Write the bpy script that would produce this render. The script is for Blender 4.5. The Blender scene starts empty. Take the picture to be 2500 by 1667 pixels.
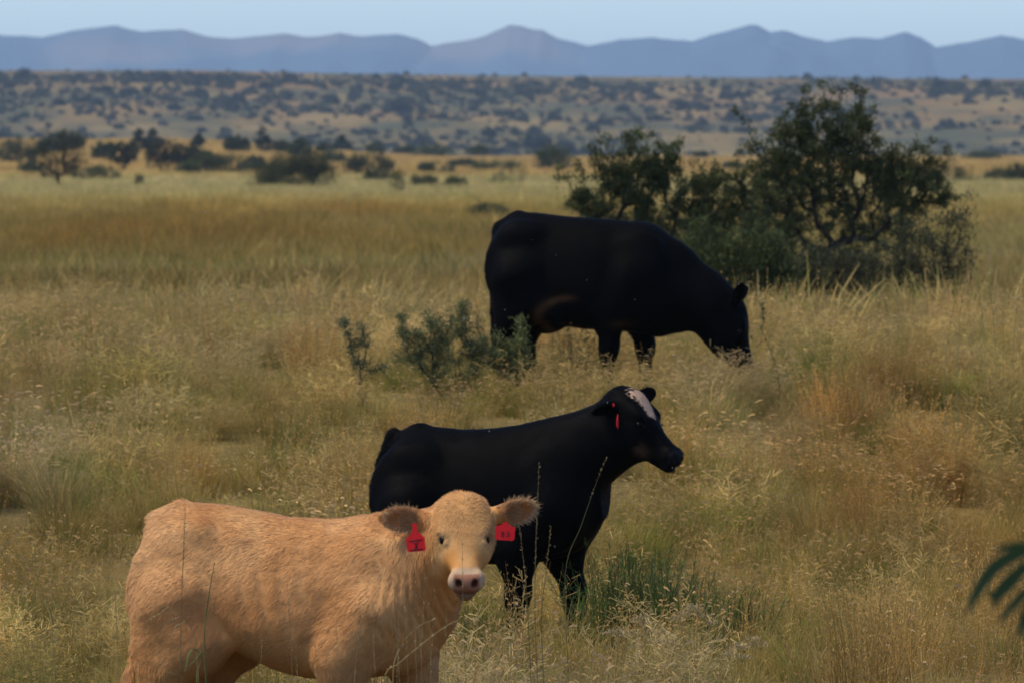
import bpy, math, random
import numpy as np
from mathutils import Vector, Matrix

# ------------------------------------------------------------------ camera, sky, sun, exposure
SC = bpy.context.scene
COL = SC.collection
F_PX, YH, CX, CY, CAMZ = 15000.0, 380.0, 1250.0, 833.5, 2.42
PITCH = math.atan((CY - YH) / F_PX)
cam = bpy.data.cameras.new('camera')
cam.sensor_width = 36.0
cam.lens = 36.0 * F_PX / 2500.0
cam.clip_start, cam.clip_end = 0.5, 40000.0
cam.dof.use_dof = True
cam.dof.focus_distance = 26.5
cam.dof.aperture_fstop = 9.0
cam_ob = bpy.data.objects.new('camera', cam)
COL.objects.link(cam_ob)
cam_ob.location = (0, 0, CAMZ)
cam_ob.rotation_euler = (math.pi / 2 - PITCH, 0, 0)
SC.camera = cam_ob

SUN_EL, SUN_AZ = math.radians(61), math.radians(-104)      # azimuth from +Y (view direction), negative = to the left
world = bpy.data.worlds.new('World')
SC.world = world
world.use_nodes = True
wn = world.node_tree.nodes
wl = world.node_tree.links
wn.clear()
sky = wn.new('ShaderNodeTexSky')
sky.sky_type = 'NISHITA'
sky.sun_disc = False
sky.sun_elevation = SUN_EL
sky.sun_rotation = SUN_AZ
sky.air_density, sky.dust_density, sky.ozone_density = 1.0, 0.3, 2.0
bg = wn.new('ShaderNodeBackground')
bg.inputs['Strength'].default_value = 0.0575
wo = wn.new('ShaderNodeOutputWorld')
wb = wn.new('ShaderNodeMix')                    # white balance of the photograph
wb.data_type = 'RGBA'
wb.blend_type = 'MULTIPLY'
wb.inputs[0].default_value = 1.0
wb.inputs[7].default_value = (0.80, 0.95, 1.25, 1)
wl.new(sky.outputs[0], wb.inputs[6])
wl.new(wb.outputs[2], bg.inputs[0])
wl.new(bg.outputs[0], wo.inputs[0])

sun = bpy.data.lights.new('sun', 'SUN')
sun.energy = 1.5
sun.angle = math.radians(24)
sun.color = (1.0, 0.87, 0.66)
sun_ob = bpy.data.objects.new('sun', sun)
COL.objects.link(sun_ob)
sdir = Vector((math.sin(SUN_AZ) * math.cos(SUN_EL), math.cos(SUN_AZ) * math.cos(SUN_EL), math.sin(SUN_EL)))
sun_ob.rotation_euler = sdir.to_track_quat('Z', 'Y').to_euler()
sun_ob.location = (0, 0, 60)

SC.view_settings.view_transform = 'Standard'
SC.view_settings.look = 'None'
SC.view_settings.exposure = 1.47
SC.view_settings.gamma = 1.0
SC.view_settings.use_curve_mapping = False
SC.render.engine = 'CYCLES'
SC.cycles.max_bounces = 5
SC.cycles.diffuse_bounces = 3
SC.cycles.transmission_bounces = 3
SC.cycles.volume_bounces = 0
SC.cycles.use_denoising = True
SC.cycles.sample_clamp_indirect = 4.0

rng = np.random.default_rng(7)
random.seed(7)

# ------------------------------------------------------------------ helpers
RIGHT = np.array([1.0, 0, 0])
FWD = np.array([0, math.cos(PITCH), -math.sin(PITCH)])
UPV = np.array([0, math.sin(PITCH), math.cos(PITCH)])


def at(px, py, d):
    """World point seen at photo pixel (px, py), at depth y = d."""
    v = FWD + (px - CX) / F_PX * RIGHT - (py - CY) / F_PX * UPV
    v = v * (d / v[1])
    return np.array([v[0], v[1], v[2] + CAMZ])


def hash2(i, j, seed):
    with np.errstate(over='ignore'):
        n = (i.astype(np.int64) * 374761393 + j.astype(np.int64) * 668265263 + seed * 982451653) & 0x7fffffff
        n = ((n ^ (n >> 13)) * 1274126177) & 0x7fffffff
        n = (n ^ (n >> 16)) & 0xffff
    return n / 65535.0


def vnoise(x, y, seed=0):
    x = np.asarray(x, float); y = np.asarray(y, float)
    i = np.floor(x); j = np.floor(y)
    u = x - i; v = y - j
    u = u * u * (3 - 2 * u); v = v * v * (3 - 2 * v)
    i = i.astype(int); j = j.astype(int)
    a = hash2(i, j, seed); b = hash2(i + 1, j, seed); c = hash2(i, j + 1, seed); d = hash2(i + 1, j + 1, seed)
    return (a * (1 - u) + b * u) * (1 - v) + (c * (1 - u) + d * u) * v


def fbm(x, y, seed=0, oct=4):
    s = 0; a = 0.5; t = 0
    for k in range(oct):
        s = s + a * vnoise(np.asarray(x) * 2 ** k + 17.3 * k, np.asarray(y) * 2 ** k - 9.1 * k, seed + k)
        t += a; a *= 0.5
    return s / t


def sstep(a, b, x):
    t = np.clip((np.asarray(x, float) - a) / (b - a), 0, 1)
    return t * t * (3 - 2 * t)


def mesh_from(name, verts, faces, col=None, smooth=False):
    """faces: list of int arrays (n,3)/(n,4)."""
    verts = np.asarray(verts, np.float32)
    fl = [np.asarray(f, np.int32) for f in (faces if isinstance(faces, list) else [faces]) if len(f)]
    loops = np.concatenate([f.ravel() for f in fl])
    tot = np.concatenate([np.full(len(f), f.shape[1], np.int32) for f in fl])
    start = np.concatenate([[0], np.cumsum(tot)[:-1]]).astype(np.int32)
    m = bpy.data.meshes.new(name)
    m.vertices.add(len(verts)); m.vertices.foreach_set('co', verts.ravel())
    m.loops.add(len(loops)); m.loops.foreach_set('vertex_index', loops)
    m.polygons.add(len(tot)); m.polygons.foreach_set('loop_start', start); m.polygons.foreach_set('loop_total', tot)
    if smooth:
        m.polygons.foreach_set('use_smooth', np.ones(len(tot), bool))
    if col is not None:
        c = np.ones((len(verts), 4), np.float32); c[:, :3] = col
        a = m.attributes.new('col', 'FLOAT_COLOR', 'POINT')
        a.data.foreach_set('color', c.ravel())
    m.update(calc_edges=True)
    m.validate(verbose=False)
    return m


def link(name, mesh, mat=None, parent=None, loc=None, **props):
    o = bpy.data.objects.new(name, mesh)
    COL.objects.link(o)
    if mat is not None and mesh is not None and not mesh.materials:
        mesh.materials.append(mat)
    if parent is not None:
        o.parent = parent
    if loc is not None:
        o.location = loc
    for k, v in props.items():
        o[k] = v
    return o


def thing(name, label, cat, loc, rotz=0.0, group=None):
    o = bpy.data.objects.new(name, None)
    COL.objects.link(o)
    o.empty_display_size = 0.2
    o.location = loc
    o.rotation_euler = (0, 0, rotz)
    o['label'] = label; o['category'] = cat
    if group:
        o['group'] = group
    return o


def nodes_of(name):
    m = bpy.data.materials.new(name)
    m.use_nodes = True
    n = m.node_tree.nodes; n.clear()
    return m, n, m.node_tree.links


def mat_attr(name, rough=0.9, spec=0.2, sheen=0.0, translucent=0.0, tint=False, bump=None, var=0.0):
    """Colour from the mesh's 'col' attribute, with procedural variation."""
    m, n, l = nodes_of(name)
    a = n.new('ShaderNodeAttribute'); a.attribute_name = 'col'
    c = a.outputs['Color']
    if tint:
        t = n.new('ShaderNodeAttribute'); t.attribute_type = 'INSTANCER'; t.attribute_name = 'tint'
        mx = n.new('ShaderNodeMix'); mx.data_type = 'RGBA'; mx.blend_type = 'MULTIPLY'
        mx.inputs[0].default_value = 1.0
        l.new(c, mx.inputs[6]); l.new(t.outputs['Color'], mx.inputs[7]); c = mx.outputs[2]
    if var > 0:
        g = n.new('ShaderNodeNewGeometry'); tex = n.new('ShaderNodeTexNoise')
        tex.inputs['Scale'].default_value = 9.0; tex.inputs['Detail'].default_value = 5
        l.new(g.outputs['Position'], tex.inputs['Vector'])
        r = n.new('ShaderNodeMapRange')
        r.inputs[1].default_value = 0.3; r.inputs[2].default_value = 0.7
        r.inputs[3].default_value = 1 - var; r.inputs[4].default_value = 1 + var
        l.new(tex.outputs[0], r.inputs[0])
        h = n.new('ShaderNodeHueSaturation'); l.new(r.outputs[0], h.inputs['Value']); l.new(c, h.inputs['Color'])
        c = h.outputs[0]
    out = n.new('ShaderNodeOutputMaterial')
    b = n.new('ShaderNodeBsdfPrincipled')
    b.inputs['Roughness'].default_value = rough
    b.inputs['Specular IOR Level'].default_value = spec
    if sheen:
        b.inputs['Sheen Weight'].default_value = sheen
        b.inputs['Sheen Roughness'].default_value = 0.4
    l.new(c, b.inputs['Base Color'])
    s = b.outputs[0]
    if bump:
        g2 = n.new('ShaderNodeTexCoord'); t2 = n.new('ShaderNodeTexNoise')
        t2.inputs['Scale'].default_value = bump[0]; t2.inputs['Detail'].default_value = 6
        l.new(g2.outputs['Object'], t2.inputs['Vector'])
        bp = n.new('ShaderNodeBump'); bp.inputs['Strength'].default_value = bump[1]; bp.inputs['Distance'].default_value = bump[2]
        l.new(t2.outputs[0], bp.inputs['Height']); l.new(bp.outputs[0], b.inputs['Normal'])
    if translucent > 0:
        tr = n.new('ShaderNodeBsdfTranslucent'); l.new(c, tr.inputs['Color'])
        mix = n.new('ShaderNodeMixShader'); mix.inputs[0].default_value = translucent
        l.new(s, mix.inputs[1]); l.new(tr.outputs[0], mix.inputs[2]); s = mix.outputs[0]
    l.new(s, out.inputs['Surface'])
    return m


def mat_plain(name, col, rough=0.6, spec=0.3, noise=0.0, scale=40.0):
    m, n, l = nodes_of(name)
    out = n.new('ShaderNodeOutputMaterial'); b = n.new('ShaderNodeBsdfPrincipled')
    b.inputs['Roughness'].default_value = rough; b.inputs['Specular IOR Level'].default_value = spec
    tc = n.new('ShaderNodeTexCoord'); tx = n.new('ShaderNodeTexNoise'); tx.inputs['Scale'].default_value = scale
    l.new(tc.outputs['Object'], tx.inputs['Vector'])
    cr = n.new('ShaderNodeValToRGB')
    cr.color_ramp.elements[0].position = 0.3; cr.color_ramp.elements[1].position = 0.7
    cr.color_ramp.elements[0].color = (*[c * (1 - noise) for c in col], 1)
    cr.color_ramp.elements[1].color = (*[min(1, c * (1 + noise)) for c in col], 1)
    l.new(tx.outputs[0], cr.inputs[0]); l.new(cr.outputs[0], b.inputs['Base Color'])
    l.new(b.outputs[0], out.inputs['Surface'])
    return m


M_LEAF = mat_attr('shrub_leaf', rough=0.75, spec=0.25, translucent=0.25)
M_BARK = mat_plain('bark', (0.035, 0.026, 0.019), 0.95, 0.1, 0.4, 25)
M_GRASS = mat_attr('grass_blade', rough=0.8, spec=0.2, translucent=0.42, tint=True)
M_STALK = mat_attr('dry_stalk', rough=0.8, spec=0.2, translucent=0.2)
M_GROUND = mat_attr('dry_ground', rough=1.0, spec=0.0, var=0.25)
M_HILL = mat_attr('far_hill', rough=1.0, spec=0.0)

# ------------------------------------------------------------------ the ground
_GD = np.array([-60, 0, 15, 20, 23.4, 27, 31.9, 36, 40, 44.8, 52, 58, 63, 70, 80, 100, 150, 300, 460, 700, 900, 1100, 1200, 1350, 1600, 2500, 4000, 14000], float)
_GZ = np.array([-2.5, -2.5, -2.45, -2.43, -2.42, -2.50, -2.60, -2.45, -2.12, -1.80, -1.74, -1.76, -1.86, -2.05, -2.22, -2.28, -2.25, -2.15, -2.1, -1.55, -0.9, -0.35, -0.7, -4, -12, -16, -18, -18], float)
_gd = np.concatenate([np.arange(-60, 200, 0.5), np.arange(200, 14000, 10.0)])


def _smooth_profile():
    z = np.interp(_gd, _GD, _GZ)
    out = z.copy()
    near = _gd < 190
    k = np.exp(-0.5 * (np.arange(-12, 13) / 5.0) ** 2); k /= k.sum()
    zz = np.convolve(np.pad(z[near], 12, mode='edge'), k, mode='valid')
    out[near] = zz
    far = ~near
    k = np.exp(-0.5 * (np.arange(-8, 9) / 3.0) ** 2); k /= k.sum()
    out[far] = np.convolve(np.pad(z[far], 8, mode='edge'), k, mode='valid')
    return out


_gs = _smooth_profile()


def gz(x, y):
    x = np.asarray(x, float); y = np.asarray(y, float)
    z = np.interp(y, _gd, _gs) + CAMZ
    z = z + 3.0 * sstep(-8, -62, x * 1100 / np.maximum(y, 300)) * sstep(480, 1050, y) * (1 - sstep(1150, 1500, y))
    amp = np.interp(y, [0, 40, 100, 300, 1200, 1600], [0.05, 0.06, 0.12, 0.25, 0.3, 0.0])
    z = z + amp * (fbm(x / 5.0, y / 7.0, 3, 3) - 0.5) + amp * 1.2 * (fbm(x / 26.0, y / 40.0, 9, 2) - 0.5)
    return z


_gz0 = gz
_FEET = [(at(520, 900, 23.6)[0], 23.6, 0.0), (at(1180, 900, 31.9)[0], 31.9, -0.18), (at(1420, 900, 44.8)[0], 44.8, 0.643)]
_FIX = [(fx, fy, fz - float(_gz0(np.array(fx), np.array(fy)))) for fx, fy, fz in _FEET]


def gz(x, y):
    z = _gz0(x, y)
    for fx, fy, dz in _FIX:
        z = z + dz * np.exp(-((np.asarray(x, float) - fx) ** 2 + (np.asarray(y, float) - fy) ** 2) / 4.5)
    return z


def ground_d(px, py, lo=40.0, hi=1150.0):
    """Depth at which the ground is seen at photo pixel (px, py), beyond the crest."""
    best = hi
    ds = np.geomspace(lo, hi, 400)
    xs = (px - CX) / F_PX * ds
    yy = YH + F_PX * (CAMZ - gz(xs, ds)) / ds
    k = np.where(yy <= py)[0]
    return float(ds[k[0]]) if len(k) else best


TAN, OLIVE, RUST, GREY, GREEN = (np.array(c) for c in ((0.48, 0.355, 0.125), (0.245, 0.218, 0.055), (0.37, 0.210, 0.062), (0.44, 0.350, 0.175), (0.095, 0.125, 0.028)))


def mixc(a, b, t):
    return a * (1 - t)[..., None] + b * t[..., None]


def grass_colour(x, y):
    """Colour of the sward at a place: patches of tan, olive, rust and grey grass."""
    x = np.asarray(x, float); y = np.asarray(y, float)
    n1 = fbm(x / 1.9, y / 4.2, 21, 4); n2 = fbm(x / 1.7 + 40, y / 3.6, 33, 4); n3 = fbm(x / 2.6 - 11, y / 6.0, 57, 4)
    big = fbm(x / 14.0, y / 45.0, 71, 3)
    c = np.broadcast_to(TAN, x.shape + (3,)).copy()
    c = mixc(c, OLIVE, sstep(0.46, 0.70, n1) * 0.7)
    c = mixc(c, GREY, sstep(0.52, 0.72, n2) * 0.7)
    c = mixc(c, RUST, sstep(0.54, 0.76, n3) * 0.42)
    # wide stretches of one growth
    rust_band = sstep(108, 128, y) * (1 - sstep(215, 285, y)) * (0.35 + 0.65 * sstep(4, -2, x)) * sstep(0.25, 0.5, big)
    streak = fbm(x / 9.0, y / 30.0, 301, 4)
    c = mixc(c, RUST * np.array([0.97, 1.06, 0.9]), rust_band * (.55 + .45 * sstep(.35, .62, streak)))
    c = mixc(c, OLIVE * 1.1, rust_band * sstep(.55, .75, fbm(x / 12.0, y / 22.0, 311, 4)) * .4)
    brown = sstep(72, 84, y) * (1 - sstep(98, 112, y))
    c = mixc(c, RUST * 0.6 + TAN * 0.25, brown * 0.6)
    pale = sstep(43, 50, y) * (1 - sstep(64, 72, y))
    c = mixc(c, TAN * 0.75 + GREY * 0.3, pale * 0.65)
    tan2 = sstep(255, 320, y) * (1 - sstep(480, 560, y))
    c = mixc(c, np.array([0.44, 0.36, 0.175]), tan2 * 0.8)
    far = sstep(480, 620, y)
    c = mixc(c, np.array([0.46, 0.295, 0.11]), far * 0.7)
    warm = (1 - sstep(30, 40, y)) * sstep(0.5, 3.0, x)
    c = mixc(c, RUST * 1.05 + TAN * 0.12, warm * 0.16)
    return c


def build_ground():
    ys = np.concatenate([np.arange(-40, 12, 4.0), np.arange(12, 110, 0.7), np.arange(110, 320, 2.5), np.arange(320, 1400, 9.0), np.arange(1400, 14001, 450.0)])
    us = np.concatenate([np.linspace(-1, -0.16, 26)[:-1], np.linspace(-0.16, 0.16, 110), np.linspace(0.16, 1, 26)[1:]])
    Y, U = np.meshgrid(ys, us, indexing='ij')
    X = U * np.maximum(np.abs(Y), 60.0) * 1.0
    Z = gz(X, Y)
    nx = len(us); ny = len(ys)
    idx = np.arange(nx * ny).reshape(ny, nx)
    q = np.stack([idx[:-1, :-1], idx[:-1, 1:], idx[1:, 1:], idx[1:, :-1]], -1).reshape(-1, 4)
    c = grass_colour(X, Y) * (0.36 + 0.44 * sstep(120, 320, Y))[..., None]  # darkened to paint gaps between tufts, lifted far off against grass self-shadow
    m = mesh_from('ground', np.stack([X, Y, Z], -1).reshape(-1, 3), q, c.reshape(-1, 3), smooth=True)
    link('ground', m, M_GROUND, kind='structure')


build_ground()

# ------------------------------------------------------------------ far hill and mountains
HILL_TOP_D = 2600.0


def hill_z(x, y):
    t = sstep(1350, 2600, y) * 0.55 + 0.45 * np.clip((y - 1350) / 1250.0, 0, 1)
    px = x / y * F_PX + CX
    top = np.interp(px, [-600, 0, 400, 1000, 1500, 2000, 2500, 3200], [174, 174, 172, 184, 188, 190, 194, 198])
    h = (YH - top) / F_PX * HILL_TOP_D + CAMZ
    z = -14 + (h + 14) * t
    rough = (fbm(x / 130.0, y / 210.0, 5, 4) - 0.5) * 9.0 * np.sin(np.pi * np.clip((y - 1350) / 1250.0, 0, 1))
    back = np.clip((y - 2600) / 900.0, 0, 1)
    return z + rough - back * 9.0 + (fbm(x / 60.0, y / 60.0, 15, 3) - 0.5) * 0.9


def build_hill():
    ys = np.concatenate([np.linspace(1300, 2640, 200), np.linspace(2660, 3600, 12)])
    us = np.linspace(-0.2, 0.2, 640)
    Y, U = np.meshgrid(ys, us, indexing='ij')
    X = U * Y
    Z = hill_z(X, Y)
    n1 = fbm(X / 34.0, Y / 80.0, 81, 5); n2 = fbm(X / 30.0, Y / 60.0, 91, 4)
    hgt = np.clip((Y - 1400) / 1200.0, 0, 1)
    base = mixc(np.broadcast_to(np.array([0.185, 0.140, 0.060]), X.shape + (3,)), np.array([0.185, 0.112, 0.054]), sstep(0.25, 0.85, hgt) * 0.8)
    n3 = fbm(X / 13.0, Y / 42.0, 131, 4)
    c = mixc(base, np.array([0.105, 0.092, 0.048]), sstep(0.44, 0.60, n3) * 0.75)
    c = mixc(c, np.array([0.070, 0.074, 0.046]), sstep(0.40, 0.62, n1) * 0.85)
    c = mixc(c, np.array([0.24, 0.18, 0.078]), sstep(0.55, 0.72, n2) * 0.55)
    ny, nx = X.shape
    idx = np.arange(nx * ny).reshape(ny, nx)
    q = np.stack([idx[:-1, :-1], idx[:-1, 1:], idx[1:, 1:], idx[1:, :-1]], -1).reshape(-1, 4)
    m = mesh_from('hill', np.stack([X, Y, Z], -1).reshape(-1, 3), q, c.reshape(-1, 3), smooth=True)
    link('hill', m, M_HILL, kind='structure')


build_hill()

RIDGE = np.array([(-400, 78), (-200, 70), (0, 82), (100, 84), (170, 72), (265, 63), (330, 72), (420, 71), (480, 83), (530, 88), (590, 84), (650, 78), (700, 84), (780, 78),
                  (830, 84), (910, 82), (960, 92), (990, 102), (1060, 93), (1110, 85), (1170, 65), (1200, 67), (1245, 73), (1280, 87), (1350, 102), (1430, 92),
                  (1500, 90), (1590, 93), (1640, 80), (1720, 63), (1740, 64), (1770, 74), (1800, 73), (1850, 85), (1900, 93), (1960, 90), (2020, 94), (2080, 86),
                  (2120, 95), (2150, 106), (2230, 97), (2300, 86), (2352, 92), (2500, 75), (2700, 95), (2900, 80)], float) * (2500 / 2352)


def build_mountains():
    D = 10000.0
    us = np.linspace(-0.14, 0.14, 640)
    ys = np.concatenate([np.linspace(7200, 10000, 46), np.linspace(10100, 12500, 10)])
    Y, U = np.meshgrid(ys, us, indexing='ij')
    t = np.clip((Y - 7200) / 2800.0, 0, 1)
    warp = (fbm(Y / 900.0, U * 60, 44, 3) - 0.5) * 0.05 * (1 - t)
    pyr = np.interp((U + warp) * F_PX + CX, RIDGE[:, 0], RIDGE[:, 1])
    kk = np.exp(-0.5 * (np.arange(-24, 25) / 9.0) ** 2); kk /= kk.sum()
    sm = np.stack([np.convolve(np.pad(row, 24, mode='edge'), kk, mode='valid') for row in pyr])
    pyr = pyr + 0.7 * (pyr - sm) + (fbm(U * 260, U * 0 + 3.3, 205, 4) - 0.5) * 9.0
    H = (YH - pyr) / F_PX * D + CAMZ
    X = U * np.minimum(Y, D * 1.0)
    spur = fbm(X / 330.0, Y / 1300.0, 61, 4) - 0.5
    Z = -18 + (H + 18) * (t ** 1.15) * (1 + 0.95 * spur * (1 - t) ** 0.45)
    Z = np.where(Y > D, -18 + (H + 18) * (1 - (Y - D) / 2600.0), Z)
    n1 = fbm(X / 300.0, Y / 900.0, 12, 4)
    c = mixc(np.broadcast_to(np.array([0.060, 0.100, 0.150]), X.shape + (3,)), np.array([0.27, 0.20, 0.14]), sstep(0.42, 0.68, n1) * 0.36)  # bluish base takes in haze tint; tan patches boosted to paint ridge shading
    ny, nx = X.shape
    idx = np.arange(nx * ny).reshape(ny, nx)
    q = np.stack([idx[:-1, :-1], idx[:-1, 1:], idx[1:, 1:], idx[1:, :-1]], -1).reshape(-1, 4)
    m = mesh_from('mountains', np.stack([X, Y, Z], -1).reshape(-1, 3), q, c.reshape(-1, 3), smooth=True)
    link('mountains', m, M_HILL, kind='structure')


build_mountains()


def build_haze():
    x0, x1, y0, y1, z0, z1 = -4500, 4500, -300, 13900, -30.0 + 8, 262.0
    v = [(x, y, z) for z in (z0, z1) for y in (y0, y1) for x in (x0, x1)]
    f = np.array([(0, 2, 3, 1), (4, 5, 7, 6), (0, 1, 5, 4), (2, 6, 7, 3), (0, 4, 6, 2), (1, 3, 7, 5)])
    m = mesh_from('haze', v, f)
    mt, n, l = nodes_of('haze_air')
    out = n.new('ShaderNodeOutputMaterial'); pv = n.new('ShaderNodeVolumePrincipled')
    pv.inputs['Color'].default_value = (0.62, 0.83, 1.0, 1)
    pv.inputs['Density'].default_value = HAZE
    pv.inputs['Anisotropy'].default_value = 0.0
    l.new(pv.outputs[0], out.inputs['Volume'])
    link('haze', m, mt, kind='stuff')


HAZE = 8.0e-5
build_haze()

# ------------------------------------------------------------------ shrubs and trees


def grow(base, tips, seg=0.12, seed=1, droop=0.0, tip_r=0.003, power=2.2, jit=0.22, pathw=0.55, limbs=()):
    """Branch skeleton: every tip is joined to the nearest limb already grown."""
    r = np.random.default_rng(seed)
    root = np.mean(np.array(base, float), 0) - np.array([0, 0, .15])
    base = [np.array(b, float) for b in base]
    pts = [root] + base; par = [-1] + [0] * len(base); istip = [False] * (len(base) + 1)
    for lb in limbs:
        prev = 1
        for p in lb:
            pts.append(np.array(p, float)); par.append(prev); istip.append(False); prev = len(pts) - 1
    order = np.argsort([min(np.linalg.norm(t - b) for b in base) * r.uniform(0.75, 1.25) for t in tips])
    P = np.zeros((60000, 3)); L = np.zeros(60000); n = len(pts)
    P[:n] = pts
    for k in order:
        t = np.asarray(tips[k], float)
        d = np.linalg.norm(P[:n] - t, axis=1) + pathw * L[:n] + 0.6 * np.maximum(0, P[:n, 2] - t[2])
        j = int(np.argmin(d))
        a = P[j].copy(); v = t - a; D = np.linalg.norm(v)
        m = max(1, int(D / seg))
        bend = r.normal(0, 1, 3) * D * 0.10 + np.array([0, 0, -0.13 * D])
        prev = j
        for q in range(1, m + 1):
            u = q / m
            p = a + v * u + bend * (4 * u * (1 - u)) + (r.normal(0, 1, 3) * seg * jit if q < m else 0)
            if n >= 59999:
                break
            P[n] = p; par.append(prev); L[n] = L[prev] + D / m; istip.append(q == m)
            prev = n; n += 1
    P = P[:n]; par = np.array(par)
    rad = np.zeros(n)
    for i in range(n - 1, -1, -1):
        rad[i] = max(rad[i], tip_r ** power) if rad[i] == 0 else rad[i]
        if par[i] >= 0:
            rad[par[i]] += rad[i] * (1.0 if istip[i] or True else 1)
    # chain nodes must not pile up: recompute with the pipe rule
    kids = [[] for _ in range(n)]
    for i in range(n):
        if par[i] >= 0:
            kids[par[i]].append(i)
    R = np.zeros(n)
    for i in range(n - 1, -1, -1):
        if not kids[i]:
            R[i] = tip_r
        else:
            R[i] = sum(R[c] ** power for c in kids[i]) ** (1 / power)
    return P, par, R, np.array(istip)


def tubes(P, par, R, sides=5):
    i = np.where(par >= 0)[0]
    a = P[par[i]]; b = P[i]; ra = np.minimum(R[par[i]], R[i] * 1.5 + 0.001); rb = R[i]
    d = b - a; d /= np.linalg.norm(d, axis=1, keepdims=True) + 1e-9
    up = np.where(np.abs(d[:, 2:3]) < 0.9, np.array([[0, 0, 1.0]]), np.array([[1.0, 0, 0]]))
    u = np.cross(d, up); u /= np.linalg.norm(u, axis=1, keepdims=True) + 1e-9
    w = np.cross(d, u)
    V = []
    for s in range(sides):
        an = 2 * math.pi * s / sides
        o = math.cos(an) * u + math.sin(an) * w
        V.append(a + o * ra[:, None]); V.append(b + o * rb[:, None])
    V = np.stack(V, 1)                      # (n, 2*sides, 3)
    n = len(i); basei = np.arange(n)[:, None] * 2 * sides
    q = []
    for s in range(sides):
        s2 = (s + 1) % sides
        q.append(np.concatenate([basei + 2 * s, basei + 2 * s2, basei + 2 * s2 + 1, basei + 2 * s + 1], 1))
    return V.reshape(-1, 3), np.stack(q, 1).reshape(-1, 4)


def leaf_cards(C, L, W, dirs, r):
    """Diamond leaves at C, length L, width W, along dirs; slightly folded."""
    n = len(C)
    d = dirs / (np.linalg.norm(dirs, axis=1, keepdims=True) + 1e-9)
    s = np.cross(d, r.normal(0, 1, (n, 3))); s /= np.linalg.norm(s, axis=1, keepdims=True) + 1e-9
    nn = np.cross(d, s)
    L = np.broadcast_to(L, n)[:, None]; W = np.broadcast_to(W, n)[:, None]
    V = np.stack([C, C + d * L * 0.5 + s * W * 0.5 + nn * W * 0.15, C + d * L, C + d * L * 0.5 - s * W * 0.5 + nn * W * 0.15], 1)
    q = np.arange(n * 4).reshape(n, 4)
    return V.reshape(-1, 3), q


def ellipsoid_tips(ells, n, r, surf=0.35):
    """ells: (cx, cy, cz, rx, ry, rz, weight)"""
    w = np.array([e[6] for e in ells], float); w /= w.sum()
    k = r.choice(len(ells), n, p=w)
    E = np.array([e[:6] for e in ells])[k]
    v = r.normal(0, 1, (n, 3)); v /= np.linalg.norm(v, axis=1, keepdims=True)
    rad = (surf + (1 - surf) * r.random(n)) ** 0.6
    return E[:, :3] + v * E[:, 3:6] * rad[:, None]


def make_shrub(root, base, ells, ntips, leaf_n, leaf_len, leaf_w, col, seed, seg=0.12, tip_r=0.003, leaf_spread=0.06, colvar=0.35, up=0.5, mat=M_LEAF, bark=M_BARK, sides=5, twig_f=6.0, col2=None, tipcards=1.0, pathw=0.4, limbs=(), spike=0.0, jit=.22):
    r = np.random.default_rng(seed)
    tips = ellipsoid_tips(ells, ntips, r)
    tips[:, 2] = np.maximum(tips[:, 2], 0.03)
    if spike:
        sp = r.random(ntips) < .30
        tips[sp] += np.stack([r.normal(0, .25, sp.sum()), r.normal(0, .25, sp.sum()), r.uniform(.2, 1.0, sp.sum())], 1) * spike
    P, par, R, istip = grow(base, tips, seg, seed, tip_r=tip_r, pathw=pathw, limbs=limbs, jit=jit)
    V, q = tubes(P, par, R, sides)
    link('trunk', mesh_from('trunk', V, q, smooth=True), bark, root)
    cand = np.where(R < tip_r * twig_f)[0]
    wgt = np.where(istip[cand], 3.0 * tipcards, 1.0); wgt = wgt / wgt.sum()
    k = r.choice(cand, leaf_n, p=wgt)
    C = P[k] + r.normal(0, leaf_spread, (leaf_n, 3))
    pd = P[k] - P[np.maximum(par[k], 0)]
    pd /= np.linalg.norm(pd, axis=1, keepdims=True) + 1e-6
    dirs = pd * 0.7 + r.normal(0, 0.7, (leaf_n, 3)) + np.array([0, 0, up])
    V, q = leaf_cards(C, leaf_len * r.uniform(0.6, 1.3, leaf_n), leaf_w * r.uniform(0.7, 1.3, leaf_n), dirs, r)
    # leaf colour: by sprig and by leaf
    spr = r.random(len(P))[k]
    f = (1 + colvar * (spr - 0.5) * 1.2) * (1 + colvar * (r.random(leaf_n) - 0.5))
    c = np.array(col)[None] * f[:, None]
    if col2 is not None:
        s2 = (r.random(len(P))[k] * 0.6 + 0.4 * r.random(leaf_n))[:, None]
        c = c * (1 - s2) + np.array(col2)[None] * f[:, None] * s2
    link('crown', mesh_from('crown', V, q, np.repeat(c, 4, 0)), mat, root)


def px_shrub(name, label, cat, px_c, d, ells_px, ntips, leaf_n, leaf_len, leaf_w, col, seed, bases_px=None, depth=0.6, group=None, **kw):
    """Shrub whose clumps are given as photo ellipses (px, py, rx, ry, weight[, depth offset]) at distance d."""
    s = F_PX / d
    x0 = (px_c - CX) / s
    z0 = float(gz(x0, d))
    root = thing(name, label, cat, (x0, d, z0), group=group)
    ells = []
    for e in ells_px:
        p = at(e[0], e[1], d)
        dy = e[5] if len(e) > 5 else 0.0
        ells.append((p[0] - x0, dy, p[2] - z0, e[2] / s, max(0.08, depth * (e[2] + e[3]) * 0.5 / s), e[3] / s, e[4]))
    bases = [((b - px_c) / s, 0.0, -0.05) for b in (bases_px or [px_c])]
    if 'limbs' in kw:
        kw['limbs'] = [[at(x, y, d) - np.array([x0, d, z0]) for x, y in lb] for lb in kw['limbs']]
    make_shrub(root, bases, ells, ntips, leaf_n, leaf_len, leaf_w, col, seed, **kw)
    return root


DG = (0.030, 0.040, 0.016)
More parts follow.
